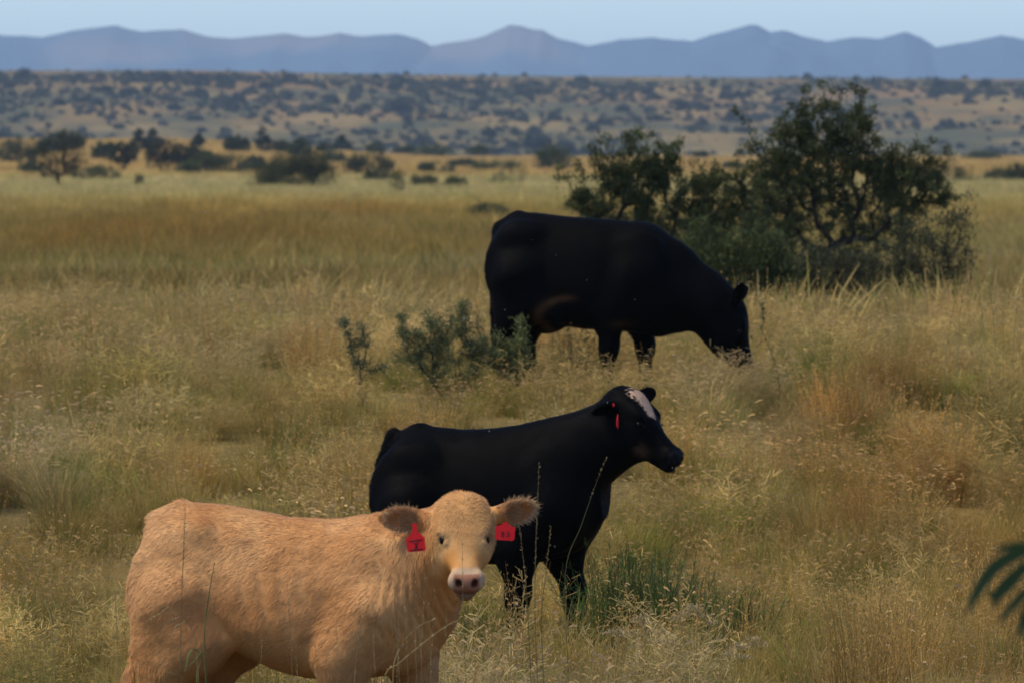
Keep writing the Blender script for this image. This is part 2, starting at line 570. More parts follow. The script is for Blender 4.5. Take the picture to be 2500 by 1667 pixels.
# the large mesquite on the crest and its neighbours
px_shrub('mesquite_tree', 'large dark mesquite with twin upright tops and a low arching limb behind the grazing cow', 'tree', 1975, 71.0,
         [(1940, 330, 40, 50, 0.6), (1960, 290, 14, 30, .15), (1995, 345, 50, 55, .6), (2080, 330, 55, 50, 1.0), (2112, 305, 14, 30, .2), (1995, 410, 125, 75, 2.0), (2075, 450, 120, 80, 1.8), (1925, 450, 85, 85, 1.3),
          (1850, 362, 40, 18, 0.14), (1890, 405, 45, 40, .45), (2170, 500, 85, 60, 1.3), (2215, 455, 75, 55, 1.5), (2280, 470, 50, 40, 0.6), (2170, 415, 70, 40, .8), (2190, 560, 60, 40, 0.6), (2000, 540, 110, 60, 1.2),
          (2310, 490, 22, 14, .14), (1890, 550, 70, 80, 1.1), (2110, 590, 90, 40, .6), (1950, 640, 90, 70, 1.0), (2240, 590, 50, 25, .2), (2080, 660, 90, 50, .7)],
         900, 50000, 0.046, 0.016, (0.058, 0.072, 0.021), 11, bases_px=[1940, 1968, 1990, 2010, 2060], tip_r=0.0036, seg=0.09, leaf_spread=0.032, col2=(0.068, 0.076, 0.025), pathw=.4, spike=.42, depth=.45,
         limbs=[[(1985, 690), (2000, 635), (2035, 600), (2085, 582), (2135, 584), (2165, 606), (2200, 640)]])
px_shrub('mesquite_bush', 'dark green mesquite bush with ragged sprigs rising just over the back of the grazing cow', 'shrub', 1640, 73.0,
         [(1556, 450, 80, 58, 1.5), (1500, 440, 50, 45, .8), (1550, 405, 20, 22, .15), (1605, 425, 50, 50, 0.9), (1632, 385, 14, 25, .16), (1440, 500, 50, 35, 0.6), (1420, 485, 22, 18, .14), (1700, 490, 70, 50, 1.1), (1712, 445, 18, 20, .15), (1770, 490, 75, 60, 1.2), (1650, 530, 130, 55, 1.3),
          (1840, 490, 70, 70, 1.2), (1520, 530, 90, 50, .8), (1750, 440, 20, 20, .18), (1800, 560, 100, 70, 1.3), (1660, 600, 120, 70, 1.0), (1500, 600, 90, 60, .5), (1870, 600, 70, 80, 1.0), (1880, 450, 50, 40, .4)],
         780, 44000, 0.046, 0.016, (0.060, 0.076, 0.022), 12, bases_px=[1480, 1540, 1600, 1660, 1730, 1790, 1850], tip_r=0.0036, seg=0.09, leaf_spread=0.032, col2=(0.070, 0.080, 0.026), pathw=.5, spike=.40, depth=.45)
px_shrub('green_bush', 'low brighter green bush in front of the mesquite above the grazing cow head', 'shrub', 1790, 66.0,
         [(1790, 640, 115, 50, 1.5), (1720, 620, 55, 45, .7), (1880, 640, 50, 50, .7), (1830, 700, 110, 50, .9), (1740, 670, 70, 50, .7), (1700, 600, 30, 25, .2), (1900, 700, 60, 40, .4)],
         380, 17000, 0.05, 0.017, (0.058, 0.074, 0.020), 13, bases_px=[1710, 1750, 1790, 1830, 1870], tip_r=0.003, seg=0.09, leaf_spread=0.05, col2=(0.078, 0.094, 0.026), pathw=.6, spike=.22)
px_shrub('thorn_shrub', 'open thorny shrub with bare twigs at the right foot of the large mesquite', 'shrub', 2140, 66.5,
         [(2150, 690, 140, 50, 1.5), (2050, 680, 100, 60, 1.3), (2260, 640, 75, 60, .6), (2340, 565, 40, 36, .25), (2330, 640, 60, 50, .35), (2250, 590, 60, 40, .25), (1960, 700, 90, 45, 1.0), (2200, 730, 120, 35, .9), (2050, 740, 130, 30, .8), (2290, 690, 70, 50, .4), (2170, 630, 70, 30, .4)],
         480, 19000, 0.044, 0.015, (0.054, 0.064, 0.026), 14, bases_px=[1950, 2000, 2060, 2110, 2160, 2210, 2260], tip_r=0.0032, seg=0.10, leaf_spread=0.045, col2=(0.085, 0.078, 0.034), pathw=.6, spike=.30)

# saplings standing in the open grass
SG = (0.050, 0.064, 0.032)
px_shrub('mesquite_sapling', 'spiky mesquite sapling with an upright leader, in the grass left of the grazing cow', 'shrub', 1105, 44.1,
         [(1132, 755, 6, 24, .16), (1130, 800, 14, 25, .4), (1060, 820, 55, 38, 1.2), (980, 785, 10, 10, .18), (1010, 820, 30, 24, .5), (1165, 825, 45, 40, 1.1), (1110, 860, 95, 35, 1.5), (1190, 860, 35, 30, .5), (1005, 865, 45, 28, .6), (1095, 805, 45, 36, .8), (1046, 765, 6, 18, .15), (1110, 910, 90, 30, 1.4), (1170, 780, 6, 16, .12)],
         75, 12500, 0.034, 0.0058, (0.125, 0.142, 0.048), 21, bases_px=[1104, 1112, 1122], tip_r=0.0024, seg=0.045, leaf_spread=0.024, tipcards=.33, twig_f=4.0, col2=(0.145, 0.148, 0.062), pathw=.55, jit=.16, up=.15)
px_shrub('mesquite_sapling', 'small forked mesquite sapling with two thin leaning stems, leftmost of the saplings', 'shrub', 915, 44.0,
         [(836, 790, 8, 10, .5), (855, 815, 10, 14, .4), (884, 795, 6, 14, .5), (892, 835, 10, 16, .4), (868, 850, 22, 22, .5), (895, 890, 28, 20, .6), (940, 905, 30, 14, .4)],
         16, 2300, 0.034, 0.0058, (0.085, 0.100, 0.048), 22, bases_px=[925], tip_r=0.0026, seg=0.045, leaf_spread=0.022, tipcards=.33, twig_f=4.0, pathw=.5, jit=.14, up=.15)
px_shrub('mesquite_sapling', 'leafy sapling with a yellow green tip against the hind leg of the grazing cow', 'shrub', 1250, 44.2,
         [(1230, 845, 36, 32, .8), (1274, 795, 8, 18, .4), (1270, 830, 16, 22, .4), (1225, 880, 40, 30, .8), (1265, 890, 40, 30, .7)],
         34, 4600, 0.032, 0.0062, (0.11, 0.12, 0.036), 23, bases_px=[1245, 1256], tip_r=0.0024, seg=0.045, leaf_spread=0.024, tipcards=.4, twig_f=4.5, col2=(0.17, 0.18, 0.06), pathw=.6, jit=.14, up=.15)
px_shrub('small_shrub', 'small green shrub behind the rump of the grazing cow', 'shrub', 1195, ground_d(1195, 548, 60),
         [(1195, 520, 42, 22, 1), (1175, 530, 30, 16, .6), (1215, 532, 30, 16, .6)], 90, 3600, 0.09, 0.04, (0.055, 0.072, 0.028), 24, bases_px=[1170, 1190, 1215], tip_r=0.006, leaf_spread=0.09, pathw=.2, seg=.15)
px_shrub('thin_twig_plant', 'thin green twigs poking out of the grass just past the face of the grazing cow', 'plant', 1870, 43.6,
         [(1858, 770, 8, 40, .6), (1890, 782, 40, 4, .6), (1875, 760, 30, 20, .3), (1850, 830, 20, 20, .3)], 9, 160, 0.03, 0.006, (0.06, 0.075, 0.03), 25, bases_px=[1852, 1858], tip_r=0.0009, seg=0.05, leaf_spread=0.008, pathw=.4, jit=.03)

# trees and shrubs scattered over the plain: (px, base y, top y, width, kind, label) in 2352-wide view pixels
FAR = [
    (135, 433, 300, 125, 'tree', 'dark round mesquite tree on a single bare trunk, leftmost of the plain'),
    (158, 345, 299, 75, 'bush', 'brownish bush peeping over the crown of the dark round tree at far left'),
    (668, 433, 346, 205, 'bush', 'broad dark green bush alone in the grass, widest on the plain'),
    (845, 402, 340, 125, 'bush', 'grey green domed bush behind a lower green one, mid plain'),
    (868, 418, 392, 85, 'low', 'low green bush at the foot of the grey domed bush'),
    (1273, 388, 328, 88, 'bush', 'twiggy grey brown bush on the plain edge above the grazing cow rump'),
    (1140, 392, 366, 120, 'low', 'long low dark bush left of the twiggy grey bush'),
    (1172, 428, 394, 105, 'wisp', 'faint wispy olive bush in pale grass below the twiggy grey bush'),
    (975, 434, 398, 58, 'low', 'small round green bush, left one of a pair in mid plain'),
    (1046, 434, 404, 52, 'low', 'small round green bush, right one of a pair in mid plain'),
    (913, 452, 396, 42, 'wisp', 'thin upright wispy shrub nearest in the pale grass'),
    (1003, 396, 371, 84, 'low', 'flat green bush above the pair of small round bushes'),
    (992, 360, 332, 92, 'low', 'dark flat bush on the far edge of the plain'),
    (1100, 352, 336, 60, 'low', 'small dark bush low on the far edge of the plain, right of the flat one'),
    (285, 388, 328, 66, 'tree', 'small grey green tree between the dark trunked tree and a taller one'),
    (238, 366, 322, 58, 'bush', 'small grey bush beyond the dark trunked tree, to its right'),
    (375, 396, 322, 92, 'tree', 'grey green tree with a forked trunk in the left cluster'),
    (322, 344, 297, 40, 'cone', 'pointed dark evergreen, first of a pair on the left rise'),
    (350, 342, 300, 44, 'cone', 'pointed dark evergreen, second of a pair on the left rise'),
    (42, 372, 314, 100, 'bush', 'dense grey green bush cut by the left edge of the view'),
    (70, 398, 366, 70, 'low', 'pale green low bush under the dense bush at the far left edge'),
    (225, 412, 384, 125, 'low', 'low green hedge like bush right of the bare trunk'),
    (432, 398, 372, 60, 'low', 'small bright green bush right of the left cluster of trees'),
    (520, 398, 352, 130, 'bush', 'wide hazy green bush between the left cluster and the broad dark bush'),
    (470, 388, 348, 70, 'bush', 'hazy bush joined to the left side of a wide hazy green bush'),
    (603, 348, 293, 42, 'cone', 'tallest pointed evergreen on the far edge, above the broad dark bush'),
    (690, 360, 318, 56, 'bush', 'round dark bush on the far edge right of the tallest evergreen'),
    (786, 346, 314, 46, 'cone', 'squat pointed evergreen on the far edge above the grey domed bush'),
    (455, 338, 309, 30, 'cone', 'small pointed evergreen alone on the left part of the far edge'),
    (545, 348, 312, 66, 'bush', 'round bush just left of the tallest evergreen'),
    (645, 348, 322, 44, 'low', 'small bush just right of the tallest evergreen'),
    (745, 350, 328, 40, 'low', 'small bush just left of the squat evergreen'),
    (860, 352, 326, 44, 'low', 'small bush just right of the squat evergreen'),
    (930, 350, 336, 46, 'low', 'tiny dark bush on the far edge left of the flat dark one'),
    (1690, 390, 372, 60, 'low', 'tiny grey bush on bare tan ground seen left of the large mesquite'),
    (2165, 425, 362, 150, 'bush', 'pale green bush beyond the right shoulder of the large mesquite'),
    (2290, 418, 384, 86, 'low', 'hazy olive bush on the plain near the right edge'),
    (2340, 418, 374, 62, 'bush', 'darker green bush cut by the right edge of the view'),
    (1610, 362, 346, 30, 'low', 'small dark clump on the far edge behind the left mesquite'),
    (2255, 366, 350, 90, 'low', 'flat dark clump on the far edge near the right side'),
    (430, 384, 336, 84, 'tree', 'hazy grey tree directly right of the forked tree in the left cluster'),
    (590, 392, 360, 70, 'bush', 'hazy grey green bush touching the left end of the broad dark bush'),
    (110, 350, 318, 60, 'bush', 'grey bush on the rise above the dark round tree, left of the brownish one'),
    (770, 372, 346, 60, 'low', 'small grey bush between the broad dark bush and the domed bush'),
    (1060, 384, 366, 70, 'low', 'olive low bush just left of the long low dark bush'),
    (320, 432, 408, 24, 'wisp', 'tiny tuft of a shrub in the grass right of the bare trunk'),
]
KCOL = {'tree': (0.042, 0.046, 0.020), 'bush': (0.056, 0.070, 0.022), 'low': (0.072, 0.088, 0.028), 'wisp': (0.11, 0.115, 0.042), 'cone': (0.030, 0.044, 0.022)}
KNAME = {'tree': ('mesquite_tree', 'tree'), 'bush': ('bush', 'bush'), 'low': ('low_bush', 'bush'), 'wisp': ('wispy_shrub', 'shrub'), 'cone': ('evergreen_tree', 'tree')}
for i, (vx, vb, vt, vw, kind, lab) in enumerate(FAR):
    k = 2500 / 2352
    px, pb, pt, pw = vx * k, vb * k, vt * k, vw * k
    d = ground_d(px, pb + 3, 80.0, 1120.0)
    if kind == 'cone':
        e = [(px, pb - (pb - pt) * 0.28, pw * 0.48, (pb - pt) * 0.28, 1.2), (px, pb - (pb - pt) * 0.58, pw * 0.32, (pb - pt) * 0.26, .7), (px, pb - (pb - pt) * 0.85, pw * 0.14, (pb - pt) * 0.16, .25)]
    elif kind == 'tree':
        h = pb - pt
        e = [(px, pt + h * .40, pw * .42, h * .34, 1.6), (px - pw * .22, pt + h * .52, pw * .27, h * .26, .8), (px + pw * .24, pt + h * .48, pw * .25, h * .28, .8), (px + pw * .05, pt + h * .18, pw * .28, h * .17, .6), (px, pt + h * .66, pw * .25, h * .16, .4)]
    elif kind == 'wisp':
        h = pb - pt
        e = [(px, pb - h * .5, pw * .4, h * .45, 1)]
    else:
        h = pb - pt
        rr = np.random.default_rng(300 + i)
        e = [(px, pb - h * .42, pw * .42, h * .42, 1.3), (px, pb - h * .22, pw * .47, h * .24, 1.0)]
        for q in range(5):
            ox = rr.uniform(-.36, .36)
            e.append((px + ox * pw, pb - h * rr.uniform(.4, .8) * (1 - abs(ox)), pw * rr.uniform(.12, .2), h * rr.uniform(.16, .26), .45))
    e = [(q[0], q[1], q[2] * 1.25, q[3] * 1.22, q[4]) for q in e]
    wid = pw / (F_PX / d)
    hm = (pb - pt) / (F_PX / d)
    nl = {'wisp': 900, 'low': 2800, 'bush': 5200, 'tree': 5200, 'cone': 2600}[kind]
    if pw > 180: nl = 20000
    ls = max(0.07, 1.1 * d / 6000 * 1.2)
    rr = np.random.default_rng(900 + i)
    c = np.array(KCOL[kind]) * rr.uniform(0.85, 1.2) * np.array([rr.uniform(.95, 1.1), 1, rr.uniform(.9, 1.15)])
    nm, cat = KNAME[kind]
    px_shrub(nm, lab, cat, px, d, e, {'wisp': 30, 'low': 80, 'bush': 140, 'tree': 150, 'cone': 80}[kind], nl, ls * 1.3, ls * .6, tuple(c), 400 + i,
             bases_px=[px] if kind in ('tree', 'cone') else list(px + pw * np.array([-.36, -.2, -.05, .1, .24, .38])), group='trees and bushes scattered over the plain', seg=max(.2, wid * .07), tip_r=max(.006, hm * .004), leaf_spread=max(.08, wid * .035), twig_f=14, sides=4, pathw=.45 if kind in ('tree', 'cone') else .8, spike=hm * .07)

# shrubs dotted over the far hillside: six kinds of crown, copied
def hill_proto(kind, seed):
    r = np.random.default_rng(seed)
    n = 330
    v = r.normal(0, 1, (n, 3)); v /= np.linalg.norm(v, axis=1, keepdims=True)
    v[:, 2] = np.abs(v[:, 2]) * (1.0 if kind else 0.8)
    lump = 0.75 + 0.45 * vnoise(v[:, 0] * 2 + 5 + seed, v[:, 1] * 2 + v[:, 2] * 1.7 + 9, seed)
    C = v * (r.random(n)[:, None] ** 0.35) * lump[:, None] * np.array([1.0, 1.0, 0.95])
    V, q = leaf_cards(C, 0.42, 0.30, v + r.normal(0, .6, (n, 3)), r)
    V[:, 2] = np.maximum(V[:, 2], -0.05)
    c = np.array((0.074, 0.076, 0.048))[None] * r.uniform(.7, 1.35, n)[:, None]
    m = mesh_from('hill_shrub', V, q, np.repeat(c, 4, 0)); m.materials.append(M_LEAF)
    return m


protos = [hill_proto(k % 2, 500 + k) for k in range(6)]
hr = np.random.default_rng(77)
cand = []
while len(cand) < 7000:
    y = 1380 + 1240 * hr.random() ** 0.8
    x = hr.uniform(-0.092, 0.092) * y
    dens = float(fbm(np.array(x / 75.0), np.array(y / 150.0), 123, 3))
    low = (2.6 if x > -15 else 1.2) if y < 1760 else 0.0
    if y > 2480 and hr.random() < .72:
        continue
    if hr.random() < np.clip((dens - 0.36) * 3.0, 0.10, 1) + low * 0.25:
        sc = hr.lognormal(-0.48, 0.52) * (0.6 if y > 2420 else 1.0)
        cand.append((sc / y, x, y, sc))
cand.sort(reverse=True)
first = True
for k, (_, x, y, sc) in enumerate(cand[:290]):
    o = bpy.data.objects.new('hillside_shrub', protos[k % 6])
    COL.objects.link(o)
    o.location = (x, y, float(hill_z(np.array(x), np.array(y))) - 0.1)
    o.scale = (sc * hr.uniform(.9, 1.4), sc * hr.uniform(.9, 1.4), sc * hr.uniform(1.0, 1.6))
    o.rotation_euler = (0, 0, hr.uniform(0, 6.28))
    o['label'] = 'dark blue green shrub dotted on the far tan hillside'; o['category'] = 'shrub'; o['group'] = 'shrubs dotted over the far hillside'
VV, QQ, CC, off = [], [], [], 0
pv = []
for m in protos:
    co = np.zeros(len(m.vertices) * 3, np.float32); m.vertices.foreach_get('co', co)
    ca = np.zeros(len(m.vertices) * 4, np.float32); m.attributes['col'].data.foreach_get('color', ca)
    pv.append((co.reshape(-1, 3), ca.reshape(-1, 4)[:, :3]))
for k, (_, x, y, sc) in enumerate(cand[290:]):
    co, ca = pv[k % 6]
    sub = np.arange(0, len(co) // 4, 6)
    ii = (sub[:, None] * 4 + np.arange(4)).ravel()
    p = co[ii] * np.array([sc * 1.15, sc * 1.15, sc * 1.25])
    cen = p.reshape(-1, 4, 3).mean(1, keepdims=True)
    p = (cen + (p.reshape(-1, 4, 3) - cen) * 2.0).reshape(-1, 3)
    p = p + np.array([x, y, float(hill_z(np.array(x), np.array(y)))])
    VV.append(p); QQ.append(np.arange(len(p)).reshape(-1, 4) + off); CC.append(ca[ii]); off += len(p)
link('hillside_scrub', mesh_from('hillside_scrub', np.concatenate(VV), np.concatenate(QQ), np.concatenate(CC)), M_LEAF, kind='stuff')

# ------------------------------------------------------------------ cattle: one continuous skin from a distance field


class Field:
    def __init__(s, lo, hi, h):
        s.lo = np.array(lo, float); s.h = h
        s.n = np.ceil((np.array(hi) - s.lo) / h).astype(int) + 1
        s.f = np.full(tuple(s.n), 1.0, np.float32)
        s.ax = [(s.lo[k] + h * np.arange(s.n[k])).astype(np.float32) for k in range(3)]

    def box(s, lo, hi, m):
        a = np.clip(np.floor((np.array(lo) - m - s.lo) / s.h).astype(int), 0, s.n)
        b = np.clip(np.ceil((np.array(hi) + m - s.lo) / s.h).astype(int) + 1, 0, s.n)
        sl = tuple(slice(a[k], b[k]) for k in range(3))
        X = s.ax[0][sl[0]][:, None, None]; Y = s.ax[1][sl[1]][None, :, None]; Z = s.ax[2][sl[2]][None, None, :]
        return sl, X, Y, Z

    def put(s, sl, d, k):
        f = s.f[sl]
        h = np.clip(0.5 + 0.5 * (f - d) / k, 0, 1)
        s.f[sl] = f * (1 - h) + d * h - k * h * (1 - h)

    def cut(s, sl, d, k):
        f = s.f[sl]; d = -d
        h = np.clip(0.5 - 0.5 * (f - d) / k, 0, 1)
        s.f[sl] = f * (1 - h) + d * h + k * h * (1 - h)

    def cone(s, a, b, ra, rb, k=0.04, flat=None):
        a = np.array(a, float); b = np.array(b, float)
        r = max(ra, rb)
        sl, X, Y, Z = s.box(np.minimum(a, b) - r, np.maximum(a, b) + r, k * 1.5 + .02)
        v = b - a; L2 = float(v @ v) + 1e-9
        fy = flat or 1.0
        t = np.clip(((X - a[0]) * v[0] + (Y - a[1]) * v[1] + (Z - a[2]) * v[2]) / L2, 0, 1)
        d = np.sqrt((X - a[0] - t * v[0]) ** 2 + ((Y - a[1] - t * v[1]) / fy) ** 2 + (Z - a[2] - t * v[2]) ** 2) - (ra + (rb - ra) * t)
        s.put(sl, d * min(1, fy), k)

    def chain(s, pts, k=0.04, flat=None):
        for p, q in zip(pts, pts[1:]):
            s.cone(p[:3], q[:3], p[3], q[3], k, flat)

    def ell(s, c, r, R=np.eye(3), k=0.04, cut=False):
        """Ellipsoid with semi-axes r along the rows of R."""
        c = np.array(c, float); ext = np.sqrt(((np.array(R) * np.array(r)[:, None]) ** 2).sum(0))
        sl, X, Y, Z = s.box(c - ext, c + ext, k * 1.5 + .02)
        dx, dy, dz = X - c[0], Y - c[1], Z - c[2]
        k0 = 0; k1 = 0
        for i in range(3):
            u = dx * R[i][0] + dy * R[i][1] + dz * R[i][2]
            k0 = k0 + (u / r[i]) ** 2; k1 = k1 + (u / r[i] ** 2) ** 2
        k0 = np.sqrt(k0); k1 = np.sqrt(k1) + 1e-6
        d = k0 * (k0 - 1) / k1
        (s.cut if cut else s.put)(sl, d, k)

    def loft(s, o, R, st, n=2.3, k=0.05, egg=0.0):
        """Body along row 0 of R: stations (t, front, back, half width): extent along row 2 from back to front, width along row 1."""
        st = np.array(st, float); o = np.array(o, float); R = np.array(R)
        ts = np.linspace(st[0, 0], st[-1, 0], 160)
        tab = []
        for c in (1, 2, 3):                       # smooth the stations
            v = np.interp(ts, st[:, 0], st[:, c]); kk = np.exp(-0.5 * (np.arange(-9, 10) / 4.0) ** 2); kk /= kk.sum()
            tab.append(np.convolve(np.pad(v, 9, mode='edge'), kk, mode='valid'))
        cor = []
        for t in (st[0, 0], st[-1, 0]):
            for w in (-st[:, 3].max(), st[:, 3].max()):
                for z in (st[:, 2].min(), st[:, 1].max()):
                    cor.append(o + t * R[0] + w * R[1] + z * R[2])
        cor = np.array(cor)
        sl, X, Y, Z = s.box(cor.min(0), cor.max(0), k * 1.5 + .02)
        dx, dy, dz = X - o[0], Y - o[1], Z - o[2]
        t = dx * R[0][0] + dy * R[0][1] + dz * R[0][2]
        y = dx * R[1][0] + dy * R[1][1] + dz * R[1][2]
        z = dx * R[2][0] + dy * R[2][1] + dz * R[2][2]
        u = np.clip((t - ts[0]) / (ts[-1] - ts[0]) * 159, 0, 159)
        F_ = [np.interp(u, np.arange(160), v).astype(np.float32) for v in tab]
        cz = (F_[0] + F_[1]) / 2; hz = (F_[0] - F_[1]) / 2; w = F_[2]
        q = np.clip((z - cz) / hz, -1.3, 1.3)
        w = w * (1 - egg * q)
        e = ((np.abs(y) / w) ** n + (np.abs(z - cz) / hz) ** n) ** (1 / n)
        d = (e - 1) * np.minimum(w, hz) * 0.85
        over = np.maximum(np.maximum(st[0, 0] - t, t - st[-1, 0]), 0)
        d = np.where(over > 0, np.sqrt(np.maximum(d, 0) ** 2 + over ** 2) + 0 * d, d)
        s.put(sl, d.astype(np.float32), k)

    def skin(s):
        """Surface nets."""
        f = s.f; sg = f < 0
        n = s.n
        c = [sg[i:n[0] - 1 + i, j:n[1] - 1 + j, k:n[2] - 1 + k] for i in (0, 1) for j in (0, 1) for k in (0, 1)]
        cnt = sum(x.astype(np.int8) for x in c)
        act = np.argwhere((cnt > 0) & (cnt < 8))
        vid = np.full(cnt.shape, -1, np.int64); vid[tuple(act.T)] = np.arange(len(act))
        corner = np.array([(i, j, k) for i in (0, 1) for j in (0, 1) for k in (0, 1)])
        val = np.stack([f[act[:, 0] + q[0], act[:, 1] + q[1], act[:, 2] + q[2]] for q in corner], 1)
        acc = np.zeros((len(act), 3)); num = np.zeros(len(act))
        for a in range(8):
            for b in range(a + 1, 8):
                if np.abs(corner[a] - corner[b]).sum() != 1:
                    continue
                va, vb = val[:, a], val[:, b]
                m = (va < 0) != (vb < 0)
                t = np.where(m, va / np.where(m, va - vb, 1), 0)
                p = corner[a] + t[:, None] * (corner[b] - corner[a])
                acc += np.where(m[:, None], p, 0); num += m
        V = s.lo + (act + acc / num[:, None]) * s.h
        quads = []
        for ax in range(3):
            o1, o2 = [(1, 2), (2, 0), (0, 1)][ax]
            sl_a = [slice(1, n[k] - 1) for k in range(3)]; sl_b = list(sl_a)
            sl_a[ax] = slice(0, n[ax] - 1); sl_b[ax] = slice(1, n[ax])
            A = sg[tuple(sl_a)]; B = sg[tuple(sl_b)]
            e = np.argwhere(A != B); up = A[tuple(e.T)]
            base = e.copy()
            for k in range(3):
                if k != ax:
                    base[:, k] += 1
            def cell(d1, d2):
                q = base.copy(); q[:, o1] -= d1; q[:, o2] -= d2
                return vid[q[:, 0], q[:, 1], q[:, 2]]
            q = np.stack([cell(1, 1), cell(0, 1), cell(0, 0), cell(1, 0)], 1)
            q = np.where(up[:, None], q, q[:, ::-1])
            quads.append(q)
        return V, np.concatenate(quads)


def vert_normals(V, Q):
    a, b, c, d = (V[Q[:, i]] for i in range(4))
    fn = np.cross(c - a, d - b)
    N = np.zeros_like(V)
    for i in range(4):
        for k in range(3):
            N[:, k] += np.bincount(Q[:, i], fn[:, k], len(V))
    return N / (np.linalg.norm(N, axis=1, keepdims=True) + 1e-12), np.linalg.norm(fn, axis=1) / 2


def unit(v):
    v = np.asarray(v, float)
    return v / (np.linalg.norm(v, axis=-1, keepdims=True) + 1e-9)


class Animal:
    """Local frame: x forward along the spine, y to the animal's left, z up; origin on the ground below the rump's rear edge."""

    def __init__(s, name, label, cat, px_rump, d, heading, ground_py):
        s.d = d; s.th = heading
        s.X0 = (px_rump - CX) / F_PX * d
        s.z0 = CAMZ - (ground_py - YH) / F_PX * d
        s.root = thing(name, label, cat, (s.X0, d, s.z0), rotz=-heading)
        s.c, s.s = math.cos(heading), math.sin(heading)

    def dirl(s, w):
        w = np.array(w, float)
        return np.array([w[0] * s.c - w[1] * s.s, w[0] * s.s + w[1] * s.c, w[2]])

    def loc(s, px, py, dy):
        """Local point seen at photo pixel, dy metres beyond the rump's depth."""
        p = at(px, py, s.d + dy)
        return s.dirl([p[0] - s.X0, dy, p[2] - s.z0])


def head_frame(an, face, pitch, roll=0.0):
    """face: world horizontal direction the nose points to; pitch below the horizontal. Rows: nose, left, forehead."""
    fw = unit(an.dirl([face[0], face[1], 0]))
    hx = math.cos(pitch) * fw + np.array([0, 0, -math.sin(pitch)])
    hz = math.sin(pitch) * fw + np.array([0, 0, math.cos(pitch)])
    hy = np.cross(hz, hx)
    hy2 = math.cos(roll) * hy + math.sin(roll) * hz
    hz2 = -math.sin(roll) * hy + math.cos(roll) * hz
    return np.array([hx, hy2, hz2])


HEAD = [(-.045, -.03, -.085, .040), (-.02, -.002, -.115, .064), (.01, .018, -.14, .084), (.05, .030, -.158, .099), (.09, .030, -.172, .107), (.13, .024, -.18, .110), (.165, .016, -.182, .109),
        (.205, .006, -.172, .095), (.245, -.002, -.152, .075), (.285, -.006, -.138, .060), (.325, -.007, -.126, .056), (.36, -.008, -.118, .060), (.39, -.012, -.108, .063), (.415, -.022, -.098, .055), (.432, -.04, -.082, .034)]


CALF_HEAD = HEAD[:7] + [(.205, .006, -.174, .098), (.245, -.002, -.162, .086), (.285, -.006, -.152, .078), (.325, -.007, -.148, .075), (.36, -.008, -.150, .077), (.39, -.012, -.148, .080), (.415, -.022, -.138, .070), (.434, -.042, -.112, .044)]


def add_head(F, o, R, sc=1.0, eye=True, wide=1.0, prof=HEAD, low=0.0):
    st = [(t * sc, a * sc, b * sc, w * sc * wide) for t, a, b, w in prof]
    F.loft(o, R, st, n=2.25, k=0.035, egg=-0.10)
    L = lambda t, y, z: np.array(o) + sc * (t * R[0] + y * R[1] + z * R[2])
    for sd in (-1, 1):
        F.ell(L(.135, sd * .094 * wide, -.012), np.array((.042, .022, .026)) * sc, R, k=.03 * sc)      # brow
        F.ell(L(.18, sd * .066 * wide, -.09), np.array((.075, .030, .055)) * sc, R, k=.05 * sc)     # cheek
        F.ell(L(.182, sd * .122 * wide, -.020), np.array((.024, .018, .022)) * sc, R, k=.014 * sc, cut=True)  # eye socket
        F.cone(L(.160, sd * .098 * wide, -.002), L(.166, sd * .114 * wide, -.046), .011 * sc, .009 * sc, k=.008 * sc)   # upper lid
        F.cone(L(.208, sd * .098 * wide, -.010), L(.206, sd * .106 * wide, -.048), .005 * sc, .005 * sc, k=.010 * sc)   # lower lid
        F.ell(L(.385, sd * (.044 + .010 * (low > 0)), -.058), np.array((.036, .026 + .004 * (low > 0), .048)) * sc, R, k=.025 * sc)   # lips
    F.ell(L(.400, 0, -.045), np.array((.028, .050, .034)) * sc, R, k=.02 * sc)                  # nose pad
    for sd in (-1, 1):
        F.ell(L(.436, sd * .035, -.034), np.array((.026, .0130, .017)) * sc, R, k=.006 * sc, cut=True)   # nostril
        F.ell(L(.430, sd * .046, -.026), np.array((.020, .012, .008)) * sc, R, k=.007 * sc, cut=True)
    F.cone(L(.34, 0, -.105 - low), L(.405, 0, -.098 - low), .045 * sc, .034 * sc, k=.03 * sc)               # chin
    for sd in (-1, 0, 1):
        F.ell(L(.440 - abs(sd) * .02, sd * .035, -.082 - low * .4), np.array((.012, .030, .0045)) * sc, R, k=.008 * sc, cut=True)  # mouth line
    return L


def add_ear(F, base, out, front, ln, ht, k=.02):
    """Cupped ear: out = root to tip, front = way the cup opens."""
    out = unit(out); front = np.array(front, float); front = unit(front - out * (front @ out)); up = np.cross(front, out)
    R = np.array([out, up, front])
    c = np.array(base) + out * ln * .5
    F.cone(np.array(base) - out * .03, np.array(base) + out * ln * .28, ht * .30, ht * .36, k=k)
    F.ell(c + out * .02, (ln * .54, ht * .5, .022), R, k=k)
    F.ell(c + out * .025 + front * .022, (ln * .42, ht * .37, .020), R, k=.012, cut=True)
    return R, c


